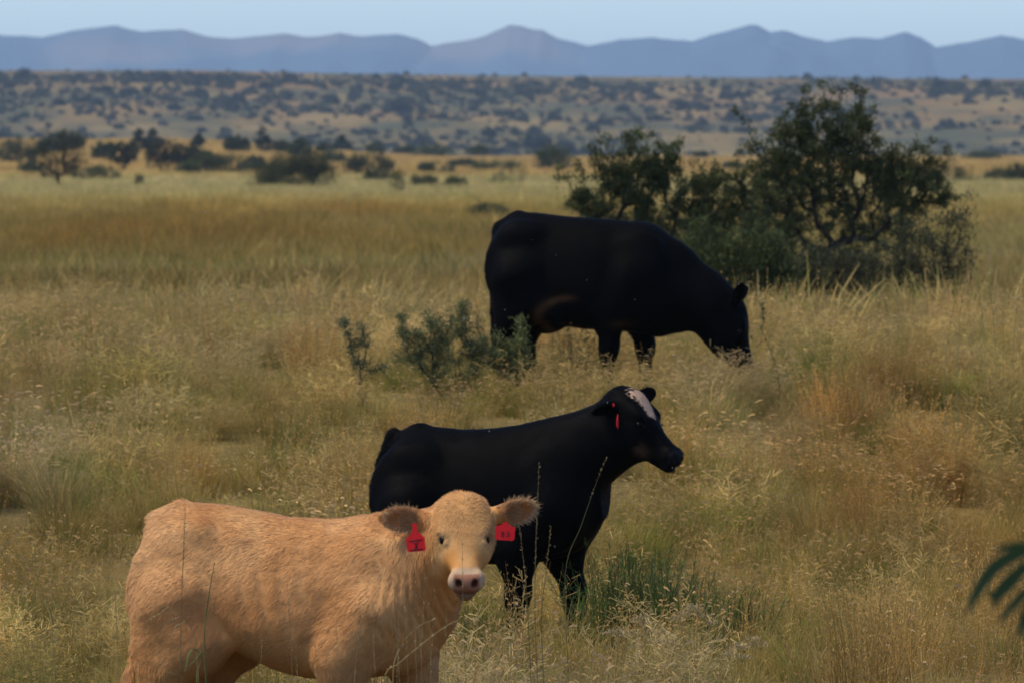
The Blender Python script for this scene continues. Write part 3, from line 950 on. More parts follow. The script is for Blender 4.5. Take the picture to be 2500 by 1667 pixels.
def coat(an, V, Q, n, length, width, flow, colour, lift=0.25, clump=0.5, cl_scale=28.0, seed=3, keep=None, mat=None, cj=0.25, liftf=None):
    r = np.random.default_rng(seed)
    N, A = vert_normals(V, Q)
    w = A.copy()
    if keep is not None:
        w = w * keep(V[Q].mean(1))
    k = r.choice(len(Q), n, p=w / w.sum())
    u, v = r.random(n)[:, None], r.random(n)[:, None]
    q = Q[k]
    P = (V[q[:, 0]] * (1 - u) + V[q[:, 1]] * u) * (1 - v) + (V[q[:, 3]] * (1 - u) + V[q[:, 2]] * u) * v
    Nn = unit((N[q[:, 0]] * (1 - u) + N[q[:, 1]] * u) * (1 - v) + (N[q[:, 3]] * (1 - u) + N[q[:, 2]] * u) * v)
    fl = flow(P, Nn)
    fl = unit(fl - Nn * (fl * Nn).sum(1, keepdims=True))
    side = np.cross(Nn, fl)
    a = (vnoise(P[:, 0] * cl_scale + 31 * P[:, 1] * 0.7, P[:, 2] * cl_scale * .8 + P[:, 1] * 9, seed) - .5) * 2 * clump + (vnoise(P[:, 0] * cl_scale * 3, P[:, 2] * cl_scale * 2.4 + P[:, 1] * 30, seed + 1) - .5) * clump * 1.2
    a = a + r.normal(0, .13, n)
    dirs = fl * np.cos(a)[:, None] + side * np.sin(a)[:, None]
    lf = lift * (0.5 + vnoise(P[:, 0] * 40 + 7, P[:, 2] * 40 + P[:, 1] * 23, seed + 5)) * r.uniform(.6, 1.4, n)
    if liftf is not None:
        lf = lf * liftf(P)
    ln = length(P) * r.uniform(.65, 1.25, n)
    wd = width * r.uniform(.7, 1.3, n)
    P0 = P - Nn * 0.002
    P1 = P + dirs * (ln * .5)[:, None] + Nn * (ln * lf * .62)[:, None]
    P2 = P + dirs * ln[:, None] + Nn * (ln * lf * .72)[:, None]
    sd = unit(np.cross(dirs, Nn)) * wd[:, None] * .5
    VV = np.stack([P0 - sd, P0 + sd, P1 + sd * .8, P1 - sd * .8, P2], 1).reshape(-1, 3)
    b = np.arange(n)[:, None] * 5
    qd = b + np.array([[0, 1, 2, 3]]); tr = b + np.array([[3, 2, 4]])
    c = colour(P) * (1 + cj * (r.random((n, 1)) - .5) * 2)
    c = np.clip(c, 0.001, .9)
    return mesh_from('coat', VV, [qd, tr], np.repeat(c, 5, 0), smooth=True)


def ribbon(paths, w, th=0.0012):
    """Flat strokes in the xz plane, facing -y, as thin bars."""
    V, Q = [], []
    for pts in paths:
        pts = np.array(pts, float)
        for a, b in zip(pts, pts[1:]):
            d = b - a; L = np.hypot(*d) + 1e-9; d = d / L; n = np.array([-d[1], d[0]]) * w / 2
            a2 = a - d * w * .35; b2 = b + d * w * .35
            o = len(V)
            for p in (a2 - n, b2 - n, b2 + n, a2 + n):
                V.append((p[0], -th, p[1]))
            for p in (a2 - n, b2 - n, b2 + n, a2 + n):
                V.append((p[0], 0, p[1]))
            Q += [(o, o + 1, o + 2, o + 3), (o, o + 4, o + 5, o + 1), (o + 1, o + 5, o + 6, o + 2), (o + 2, o + 6, o + 7, o + 3), (o + 3, o + 7, o + 4, o)]
    return mesh_from('print', V, np.array(Q))


M_TAG = mat_plain('red_plastic', (0.60, 0.010, 0.012), 0.5, 0.2, 0.05)
M_INK = mat_plain('black_ink', (0.012, 0.010, 0.012), 0.6, 0.2)
M_HIDE = mat_attr('tan_hide', rough=0.85, spec=0.15, bump=(160, 0.4, 0.003))
M_FUR = mat_attr('tan_coat', rough=0.6, spec=0.22)
M_BLACK = mat_attr('black_hide', rough=0.7, spec=0.035)
M_BFUR = mat_attr('black_coat', rough=0.55, spec=0.035)
M_EYE = mat_plain('wet_eye', (0.004, 0.003, 0.0025), 0.30, 0.10)
M_NOSE = mat_plain('moist_nose', (0.42, 0.19, 0.145), 0.35, 0.5, 0.2, 60)


def eyeball(an, c, r, mat=M_EYE):
    import bmesh
    bm = bmesh.new(); bmesh.ops.create_uvsphere(bm, u_segments=20, v_segments=12, radius=r)
    for f in bm.faces: f.smooth = True
    m = bpy.data.meshes.new('eye'); bm.to_mesh(m); bm.free()
    return link('eye', m, mat, an.root, loc=tuple(c))


def tag_mesh(w, h, neck_h, sh=.22):
    """Ear tag outline in the xz plane: a plate with rounded corners and a neck rising to the pin."""
    r = w * .1
    pts = [(-w / 2 + r, -h), (w / 2 - r, -h), (w / 2, -h + r), (w / 2, -h * sh), (w * .40, -h * sh * .45), (w * .17, h * .12), (w * .11, neck_h * .7), (w * .14, neck_h), (-w * .14, neck_h), (-w * .11, neck_h * .7), (-w * .17, h * .12), (-w * .40, -h * sh * .45), (-w / 2, -h * sh), (-w / 2, -h + r)]
    n = len(pts)
    V = [(x, -.0015, z) for x, z in pts] + [(x, .0015, z) for x, z in pts]
    F_ = [tuple(range(n)), tuple(range(2 * n - 1, n - 1, -1))] + [(i, i + n, (i + 1) % n + n, (i + 1) % n) for i in range(n)]
    m = bpy.data.meshes.new('ear_tag'); m.from_pydata(V, [], F_); m.update()
    return m


def place_tag(an, pos, face_world, label, w, h, neck, roll, strokes, sw, sh=.22):
    """pos: local point of the plate's top; plate's front faces face_world."""
    t = link('ear_tag', tag_mesh(w, h, neck, sh), M_TAG, an.root, label=label)
    f = unit(an.dirl(face_world)); up = np.array([0, 0, 1.0])
    y = -f; x = unit(np.cross(y, up)); z = np.cross(x, y)
    x2 = math.cos(roll) * x + math.sin(roll) * z; z2 = -math.sin(roll) * x + math.cos(roll) * z
    M = Matrix([[x2[0], y[0], z2[0], pos[0]], [x2[1], y[1], z2[1], pos[1]], [x2[2], y[2], z2[2], pos[2]], [0, 0, 0, 1]])
    t.matrix_local = M
    if strokes:
        link('print', ribbon(strokes, sw), M_INK, t, loc=(0, -.0018, 0))
    return t


def leg(F, pts, k=.035):
    F.chain(pts, k)


def quad_legs(F, H, hip_x, sho_x, wy, near_f, far_f, near_r, far_r, g=1.0, wf=None, crisp=None):
    """Four legs, animal of hip height H. near = right side (-y)."""
    for sd, dx in ((-1, near_f), (1, far_f)):
        x = sho_x + dx * .25
        y = sd * (wf or wy)
        F.ell((sho_x - .05 + dx * .6, y * 1.0, H * .52), (H * .095 * g, H * .075 * g, H * .17), k=crisp or .04)
        F.chain([(sho_x + .02, y * .95, H * .66, H * .115 * g), (sho_x - .05 + dx * .5, y * 1.02, H * .49, H * .085 * g), (x + dx * .5 - .0, y * .98, H * .30, H * .048), (x + dx * .55, y * .95, H * .26, H * .042),
                 (x + dx * .6, y * .92, H * .12, H * .030), (x + dx * .62 + .005, y * .92, H * .085, H * .036)], .05)
        F.cone((x + dx * .62 + .01, y * .92, H * .085), (x + dx * .62 + .035, y * .92, H * .025), H * .032, H * .045, .015)
    for sd, dx in ((-1, near_r), (1, far_r)):
        y = sd * wy
        F.ell((hip_x + .02, y * .80, H * .70), (H * .20, H * .10 * g, H * .24), k=.06)
        F.ell((hip_x - .03 + dx * .4, y * .98, H * .53), (H * .115, H * .085 * g, H * .24), k=crisp or .05)
        F.chain([(hip_x + .03, y * .95, H * .66, H * .15 * g), (hip_x + .10 + dx * .3, y * 1.05, H * .52, H * .105 * g), (hip_x - .01 + dx * .7, y * .95, H * .42, H * .062), (hip_x - .07 + dx * .8, y * .9, H * .375, H * .048),
                 (hip_x - .05 + dx, y * .88, H * .12, H * .032), (hip_x - .03 + dx, y * .88, H * .085, H * .037)], .045)
        F.cone((hip_x - .025 + dx, y * .88, H * .085), (hip_x + .0 + dx, y * .88, H * .025), H * .033, H * .046, .015)


def head_local(P, o, R, sc):
    q = (P - o) / sc
    return q @ R[0], q @ R[1], q @ R[2]


# ---- the tan calf in front
def build_calf():
    an = Animal('tan_calf', 'tan heifer calf with red ear tags looking straight at the viewer', 'cow', 382, 23.4, math.radians(18), 1930)
    H = 1.09
    F = Field((-.16, -.62, -.02), (1.62, .48, 1.24), 0.0068)
    tor = [(.0, .96, .80, .05), (.03, 1.02, .66, .12), (.09, 1.085, .60, .175), (.18, 1.103, .555, .205), (.30, 1.096, .575, .222), (.45, 1.074, .505, .248), (.60, 1.053, .450, .264), (.75, 1.046, .43, .262), (.90, 1.053, .438, .240),
           (1.02, 1.055, .45, .212), (1.12, 1.03, .475, .185), (1.21, .985, .53, .145), (1.29, .92, .62, .10), (1.33, .86, .68, .05)]
    tor = [(x * .885, a_, b_ + .01, w_) for x, a_, b_, w_ in tor]
    F.loft((0, 0, 0), np.eye(3), tor, n=2.2, k=.06, egg=.16)
    quad_legs(F, H, .13, .925, .165, -.11, .14, -.02, .10, wf=.19, crisp=.030)
    for sd in (-1, 1):
        F.ell((.90, sd * .165, .74), (.15, .075, .24), k=.07)            # shoulder
        F.ell((.235, sd * .165, .995), (.055, .035, .045), k=.05)             # hook bone
        F.ell((.05, sd * .10, .99), (.05, .03, .05), k=.05)             # pin bone
        F.ell((.40, sd * .262, .93), (.10, .030, .05), k=.05, cut=True)   # hollow behind the last rib
        F.cone((.93, sd * .09, 1.02), (.86, sd * .20, .72), .035, .05, .06)   # shoulder blade
        F.cone((.24, sd * .17, .68), (.33, sd * .17, .59), .06, .04, .05)  # flank fold
    F.cone((.10, 0, 1.075), (.0, 0, 1.03), .035, .035, .03)              # tail head
    F.chain([(.02, 0, 1.03, .034), (-.012, -.02, .93, .030), (-.030, -.05, .75, .028), (-.045, -.08, .55, .027), (-.060, -.10, .42, .033), (-.065, -.11, .28, .038), (-.06, -.11, .16, .012)], .02)
    # head
    R = head_frame(an, (.075, -1, 0), math.radians(50))
    poll = an.loc(1131, 1228, -.60)
    o = poll - .012 * R[2]
    sc = .805
    L = add_head(F, o, R, sc, wide=.90, prof=CALF_HEAD, low=.035)
    # neck
    F.cone((.93, 0, .86), L(.03, 0, -.10), .175, .100, .10)
    F.cone((1.04, -.01, .74), L(.12, 0, -.13), .140, .085, .10)
    F.cone((1.0, 0, .62), (1.09, -.04, .80), .13, .12, .08)
    cam_f = an.dirl([0.06, -1, 0.0])
    fwd = an.dirl([0, -1, .0]); upd = np.array([0, 0, 1.0]); rt = an.dirl([1, 0, 0])
    b1 = an.loc(1054, 1268, -.57); b2 = an.loc(1203, 1258, -.57)
    ear1 = add_ear(F, b1, an.loc(946, 1264, -.55) - b1, fwd - .25 * upd - .1 * rt, .165, .096)
    ear2 = add_ear(F, b2, an.loc(1288, 1240, -.55) - b2, fwd - .35 * upd - .1 * rt, .138, .094)
    V, Q = F.skin()
    # loose skin: upright folds on the neck, faint ribs on the side
    N0, _ = vert_normals(V, Q)
    side = sstep(.0, -.5, N0[:, 1] + 0.3 * N0[:, 0])
    fold = np.exp(-((V[:, 0] - 1.10 - .12 * (V[:, 2] - .8)) / .10) ** 2) * sstep(.56, .70, V[:, 2]) * sstep(1.0, .90, V[:, 2])
    rib = np.exp(-((V[:, 0] - .55) / .16) ** 2) * np.exp(-((V[:, 2] - .78) / .13) ** 2)
    V = V + N0 * (fold * .0032 * np.sin((V[:, 0] + .25 * V[:, 2] + .05 * vnoise(V[:, 2] * 8, V[:, 0] * 3, 6)) * 190) + rib * .0045 * np.sin((V[:, 0] + .22 * V[:, 2]) * 78) + .007 * (fbm(V[:, 0] * 9, V[:, 2] * 9 + V[:, 1] * 5, 19, 3) - .5) * 2)[:, None]
    eo = o

    def colour(P):
        n = len(P)
        c = np.broadcast_to(np.array([.53, .315, .155]), (n, 3)).copy()
        f = fbm(P[:, 0] * 5 + 3, P[:, 2] * 6 + P[:, 1] * 4, 88, 4)
        c = mixc(c, np.array([.60, .40, .225]), sstep(.45, .75, f) * .8)
        c = mixc(c, np.array([.44, .235, .10]), sstep(.55, .2, f) * .6)
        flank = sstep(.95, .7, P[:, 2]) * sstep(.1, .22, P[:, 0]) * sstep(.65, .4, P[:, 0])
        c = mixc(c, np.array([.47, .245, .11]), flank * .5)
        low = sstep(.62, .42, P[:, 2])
        c = mixc(c, np.array([.42, .235, .115]), low * .45)  # darker brown low down: coat colour with belly shade painted in
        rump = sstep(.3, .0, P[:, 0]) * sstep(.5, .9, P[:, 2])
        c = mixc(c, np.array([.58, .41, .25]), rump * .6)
        dirt = sstep(.60, .72, fbm(P[:, 0] * 7, P[:, 2] * 10 + P[:, 1] * 3, 444, 4))
        c = mixc(c, np.array([.30, .19, .10]), dirt * .3 * sstep(1.0, .7, P[:, 2]))
        dimple_shade = np.exp(-(((P[:, 0] - .44) / .03) ** 2 + ((P[:, 2] - .965) / .018) ** 2)) * (P[:, 1] < 0)
        c = mixc(c, np.array([.20, .10, .055]), dimple_shade * .7)  # shade of the flank dimple, painted as a dark spot
        t, y, z = head_local(P, eo, R, sc)
        inh = (t > -.06) & (t < .47) & (np.abs(y) < .15) & (z > -.21) & (z < .08)
        hc = np.broadcast_to(np.array([.57, .36, .175]), (n, 3)).copy()
        hc = mixc(hc, np.array([.64, .46, .27]), np.exp(-((t - .2) ** 2 + (np.abs(y) - .105) ** 2) / .0022) * .9)
        hc = mixc(hc, np.array([.52, .27, .09]), sstep(.22, .28, t) * (1 - sstep(.31, .345, t)) * sstep(.02, .06, np.abs(y)) * .75)
        hc = mixc(hc, np.array([.66, .45, .26]), sstep(.2, .3, t) * sstep(.03, .0, np.abs(y)) * .5)
        hc = mixc(hc, np.array([.47, .395, .345]), sstep(.335, .362, t + .12 * np.maximum(np.abs(y) - .02, 0)))
        # pink nose pad between the nostrils, nostrils with their cavity shade painted in, pale chin
        pad = sstep(.378, .392, t) * sstep(.066, .054, np.abs(y)) * sstep(-.094, -.084, z)
        hc = mixc(hc, mixc(np.broadcast_to(np.array([.31, .17, .14]), (n, 3)), np.array([.16, .085, .08]), sstep(-.050, -.085, z)), pad)
        nost = sstep(.020, .012, np.sqrt((np.abs(y) - .036) ** 2 + (z + .032) ** 2 * .8)) * sstep(.40, .41, t)
        hc = mixc(hc, np.array([.05, .018, .014]), nost)
        mouth = sstep(.008, .004, np.abs(z + .096)) * sstep(.39, .40, t)
        hc = mixc(hc, np.array([.10, .05, .04]), mouth * .9)
        chin = sstep(.385, .40, t) * sstep(-.096, -.104, z) * sstep(.066, .050, np.abs(y))
        hc = mixc(hc, np.array([.17, .115, .09]), chin * .9)
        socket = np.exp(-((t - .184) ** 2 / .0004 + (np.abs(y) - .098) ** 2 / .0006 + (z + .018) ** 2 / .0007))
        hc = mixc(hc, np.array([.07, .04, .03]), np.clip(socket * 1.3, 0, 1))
        c = np.where(inh[:, None], hc, c)
        for (Re, ce) in (ear1, ear2):
            q = P - ce
            e0, e1, e2 = q @ Re[0], q @ Re[1], q @ Re[2]
            ine = (np.abs(e1) < .075) & (np.abs(e2) < .05) & (e0 > -.075) & (e0 < .13)
            ec = np.broadcast_to(np.array([.50, .27, .12]), (n, 3)).copy()
            inside = sstep(.050, .035, np.sqrt((e0 - .02) ** 2 * .45 + e1 ** 2)) * sstep(-.006, .004, e2 + .008)
            ec = mixc(ec, np.array([.40, .185, .085]), inside * .9)
            c = np.where((ine & ~inh)[:, None], ec, c)
        return c

    def is_ear(P):
        m = np.zeros(len(P), bool)
        for (Re, ce) in (ear1, ear2):
            q = P - ce
            m |= (np.abs(q @ Re[1]) < .07) & (np.abs(q @ Re[2]) < .05) & (q @ Re[0] > -.06) & (q @ Re[0] < .13)
        return m

    def flow(P, N):
        f = np.tile(np.array([-.75, 0, -.55]), (len(P), 1))
        up = sstep(.95, 1.05, P[:, 2])[:, None]
        f = f + up * np.array([-.5, 0, .5])
        f = np.where((P[:, 2] < .5)[:, None], np.array([-.15, 0, -1]), f)
        nk = (P[:, 0] > 1.0)
        f = np.where(nk[:, None], np.array([-.25, 0.1, -.9]), f)
        t, y, z = head_local(P, eo, R, sc)
        inh = (t > -.06) & (t < .47) & (np.abs(y) < .14) & (z > -.21) & (z < .08)
        # whorl in the middle of the forehead: hair runs out from it, and down the face
        wx, wy = t - .085, y
        hd = R[0] * (wx * 1.0 + .02)[:, None] + R[1] * (wy * 1.4)[:, None]
        hd = np.where((t > .2)[:, None], R[0] * 1.0 + R[1] * (np.sign(y) * .5)[:, None], hd)
        f = np.where(inh[:, None], hd, f)
        for (Re, ce) in (ear1, ear2):
            q = P - ce
            ine = (np.abs(q @ Re[1]) < .07) & (np.abs(q @ Re[2]) < .05) & (q @ Re[0] > -.06) & (q @ Re[0] < .13) & ~inh
            f = np.where(ine[:, None], Re[0] + Re[1] * ((q @ Re[1]) * 9)[:, None], f)
        return f

    def length(P):
        l = np.full(len(P), .030)
        t, y, z = head_local(P, eo, R, sc)
        inh = (t > -.06) & (t < .47) & (np.abs(y) < .14) & (z > -.21) & (z < .08)
        l = np.where(inh, np.interp(t, [.0, .08, .26], [.032, .020, .0055]), l)
        l = np.where(inh & (t > .37), .004, l)
        l = np.where(is_ear(P) & ~inh, .022, l)
        l = np.where((P[:, 0] < .1) & (P[:, 2] > 1.03), .035, l)
        l = np.where((P[:, 0] < -.015) & (P[:, 2] < .5), .09, l)
        return l

    def keep(P):
        t, y, z = head_local(P, eo, R, sc)
        pad = (t > .385) & (np.abs(y) < .062) & (np.abs(y) >= 0) & (z < .02)
        eye = np.sqrt((t - .182) ** 2 + (np.abs(y) - .100) ** 2 + (z + .018) ** 2) < .027
        w = np.where(pad | eye, 0.0, 1.0)
        inh = (t > -.06) & (t < .47) & (np.abs(y) < .14) & (z > -.21) & (z < .08)
        return w * np.where(inh, 2.6, np.where(is_ear(P), 2.2, 1.0)) * np.where((P[:, 0] < -.015) & (P[:, 2] < .5), 3, 1)

    colour0 = colour
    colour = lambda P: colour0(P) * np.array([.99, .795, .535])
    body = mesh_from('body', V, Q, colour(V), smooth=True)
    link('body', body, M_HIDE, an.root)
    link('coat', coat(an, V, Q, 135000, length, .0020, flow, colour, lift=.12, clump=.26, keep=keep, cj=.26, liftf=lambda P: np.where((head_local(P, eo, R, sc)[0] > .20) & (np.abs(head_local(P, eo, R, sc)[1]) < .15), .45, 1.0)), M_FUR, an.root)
    for sd in (-1, 1):
        eyeball(an, L(.185, sd * .0945, -.022), .0175)
        # pale lashes over the eye
        r = np.random.default_rng(5 + sd)
        n = 22
        a = r.uniform(-.9, .9, n)
        P = np.array([L(.160 - .006 * math.cos(x), sd * .112, -.022 + .022 * x) for x in a]) + r.normal(0, .0015, (n, 3))
        dr = unit(R[1] * sd * .8 + R[0] * .45 + R[2] * .5 + r.normal(0, .22, (n, 3)))
        Vl, ql = leaf_cards(P, r.uniform(.016, .03, n), .0018, dr, r)
        link('eyelash', mesh_from('eyelash', Vl, ql, np.tile((.26, .19, .12), (len(Vl), 1))), M_FUR, an.root)
    # long pale fringe round the ears
    for (Re, ce) in (ear1, ear2):
        r = np.random.default_rng(31); n = 2600
        a = r.uniform(-2.2, 2.2, n)
        P = ce + np.outer(.020 + .066 * np.cos(a), Re[0]) + np.outer(.040 * np.sin(a), Re[1]) + r.normal(0, .006, (n, 3)) + .008 * Re[2]
        dr = unit(np.outer(np.cos(a) * .8 + .35, Re[0]) + np.outer(np.sin(a) * .7, Re[1]) + .25 * Re[2] + r.normal(0, .25, (n, 3)))
        inner = r.random(n) < .4
        P[inner] = ce + np.outer(r.uniform(-.06, .03, inner.sum()), Re[0]) + np.outer(r.uniform(-.03, .045, inner.sum()), Re[1]) + .012 * Re[2]
        dr[inner] = unit(Re[0] * .9 + Re[2] * .35 - Re[1] * .2 + r.normal(0, .22, (inner.sum(), 3)))
        Vl, ql = leaf_cards(P, r.uniform(.007, .021, n) * (1 + .6 * (r.random(n) < .12)), .0011, dr, r)
        cc = np.where(inner[:, None], np.array([.40, .23, .105]), np.array([.56, .37, .19])) * r.uniform(.8, 1.15, (n, 1))
        link('ear_fringe', mesh_from('ear_fringe', Vl, ql, np.repeat(cc, 4, 0)), M_FUR, an.root)
    # tags
    two = [(.006, -.024), (.0095, -.0215), (.014, -.0225), (.0155, -.0265), (.0125, -.032), (.0075, -.0375), (.0115, -.0372), (.017, -.0358)]
    k8 = [(-.0045, -.0245), (-.009, -.0215), (-.0135, -.0235), (-.0125, -.0275), (-.006, -.0305), (-.0035, -.0345), (-.006, -.0385), (-.0105, -.039), (-.0135, -.036), (-.012, -.0325), (-.007, -.0295), (-.0045, -.0245)]
    place_tag(an, an.loc(1234, 1283, -.70), (.05, -1, .1), 'red ear tag with black 82 written on it', .073, .053, .014, math.radians(-4), [two, k8], .0022, sh=.06)
    mark = [[(-.023, -.022), (.023, -.020)], [(-.009, -.026), (.002, -.041), (.004, -.050)], [(.008, -.025), (.004, -.036), (-.002, -.047), (-.007, -.0535)], [(-.022, -.0565), (.023, -.0545)]]
    place_tag(an, an.loc(1013.5, 1304, -.68), (-.1, -1, .05), 'red ear tag with a black brand mark between two lines of print', .069, .063, .042, math.radians(5), mark, .0030)
    return an


# ---- the black steer in the middle
BLACK = np.array([.0022, .0020, .0020])


def black_coat(an, V, Q, colour, flow, n, ln, seed, w=.0032):
    link('body', mesh_from('body', V, Q, colour(V), smooth=True), M_BLACK, an.root)
    link('coat', coat(an, V, Q, n, lambda P: np.full(len(P), ln) * np.where((P[:, 0] < .1), 1.5, 1), w, flow, colour, lift=.13, clump=.4, seed=seed, cj=.35), M_BFUR, an.root)


def std_flow(P, N):
    f = np.tile(np.array([-.7, 0, -.6]), (len(P), 1))
    return f + sstep(.95, 1.2, P[:, 2])[:, None] * np.array([-.4, 0, .4])


def build_steer():
    an = Animal('black_steer', 'black young steer with a tan blaze on its forehead, standing behind the tan calf', 'cow', 954, 31.9, math.radians(18), 1600)
    H = 1.19
    F = Field((-.2, -.7, -.02), (1.95, .6, 1.52), 0.009)
    tor = [(.0, 1.03, .85, .06), (.04, 1.12, .72, .14), (.10, 1.18, .66, .19), (.17, 1.195, .60, .21), (.26, 1.192, .55, .225), (.44, 1.178, .50, .25), (.61, 1.186, .485, .265), (.78, 1.208, .49, .265), (.93, 1.24, .505, .245),
           (1.06, 1.265, .535, .22), (1.17, 1.25, .59, .19), (1.25, 1.19, .68, .14), (1.29, 1.12, .76, .08)]
    tor = [(x * .905, a_, b_, w_) for x, a_, b_, w_ in tor]
    F.loft((0, 0, 0), np.eye(3), tor, n=2.2, k=.06, egg=.14)
    quad_legs(F, H, .15, .90, .165, -.20, .06, .02, .12)
    for sd in (-1, 1):
        F.ell((.95, sd * .17, .84), (.16, .08, .26), k=.08)
        F.ell((.2, sd * .17, 1.03), (.11, .05, .07), k=.06)
        F.cone((.30, sd * .19, .70), (.44, sd * .20, .56), .08, .05, .07)
    F.cone((.16, 0, 1.155), (.03, 0, 1.09), .04, .04, .05)
    F.chain([(.02, 0, 1.14, .042), (-.035, -.01, 1.0, .036), (-.05, -.02, .8, .034), (-.055, -.03, .6, .032), (-.06, -.04, .45, .04), (-.06, -.045, .28, .05), (-.055, -.045, .14, .015)], .02)
    face = (math.cos(math.radians(27)), -math.sin(math.radians(27)), 0)
    R = head_frame(an, face, math.radians(46))
    o = an.loc(1537, 957, -.45)
    sc = 1.03
    L = add_head(F, o, R, sc, prof=[(t, a_, b_ * 1.10, w) for t, a_, b_, w in HEAD])
    F.cone((.84, 0, 1.03), (1.12, 0, 1.12), .15, .15, .06)
    F.cone((1.10, 0, 1.12), L(.03, 0, -.09), .145, .100, .08)
    F.cone((.95, 0, .94), L(.14, 0, -.15), .165, .095, .08)
    F.cone((1.03, 0, 1.02), L(.22, 0, -.14), .14, .075, .07)
    F.cone((.90, 0, .72), (.99, -.01, .94), .12, .12, .07)
    rt = R[1]
    e_far = add_ear(F, L(.02, .085, -.06), an.loc(1608, 950, -.2) - L(.02, .085, -.06), unit(an.dirl([.2, -1, .0])), .17, .085, k=.02)
    bn = L(.02, -.09, -.07)
    e_near = add_ear(F, bn, unit(-rt * .95 - R[0] * .05 + np.array([-.28, 0, -.20])), unit(R[0] + an.dirl([.6, -.4, -.3])), .14, .085, k=.02)
    V, Q = F.skin()

    def colour(P):
        c = np.broadcast_to(BLACK, (len(P), 3)).copy()
        t, y, z = head_local(P, o, R, sc)
        edge = .012 * np.sin(t * 210) + .010 * (vnoise(t * 160, y * 160, 4) - .5)
        blaze = (t > .004 + edge) & (t < .175) & (np.abs(y + .004) < .062 - .30 * np.maximum(t - .06, 0) + edge) & (z > -.03) & (z < .09)
        c = np.where(blaze[:, None], np.array([.50, .335, .225]), c)
        chin = np.exp(-((t - .27) ** 2 / .0012 + (z + .125) ** 2 / .0012)) * (np.abs(y) < .1)
        c = mixc(c, np.array([.10, .06, .04]), np.clip(chin, 0, 1) * .7)
        nose = (t > .385) & (np.abs(y) < .07)
        c = np.where(nose[:, None], np.array([.012, .011, .012]), c)
        return c

    def flow(P, N):
        f = std_flow(P, N)
        t, y, z = head_local(P, o, R, sc)
        inh = (t > -.06) & (t < .47) & (np.abs(y) < .14) & (z > -.21) & (z < .08)
        return np.where(inh[:, None], R[0], f)

    black_coat(an, V, Q, colour, flow, 60000, .026, 41)
    for sd in (-1, 1):
        eyeball(an, L(.182, sd * .100, -.036), .0195)
    ng = an.dirl([1, .18, 0])
    place_tag(an, an.loc(1508, 1020, -.72), (.985, -.17, 0), 'thin red ear tag seen edge on', .060, .050, .02, math.radians(-12), None, 0)
    import bmesh
    bm = bmesh.new(); bmesh.ops.create_cone(bm, segments=14, cap_ends=True, radius1=.013, radius2=.011, depth=.006)
    m = bpy.data.meshes.new('tag_button'); bm.to_mesh(m); bm.free()
    b = link('tag_button', m, M_TAG, an.root, loc=tuple(an.loc(1498, 988, -.70)))
    b.scale = (.75, .75, .75)
    b.rotation_euler = (math.radians(90), math.radians(10), math.radians(84))
    return an


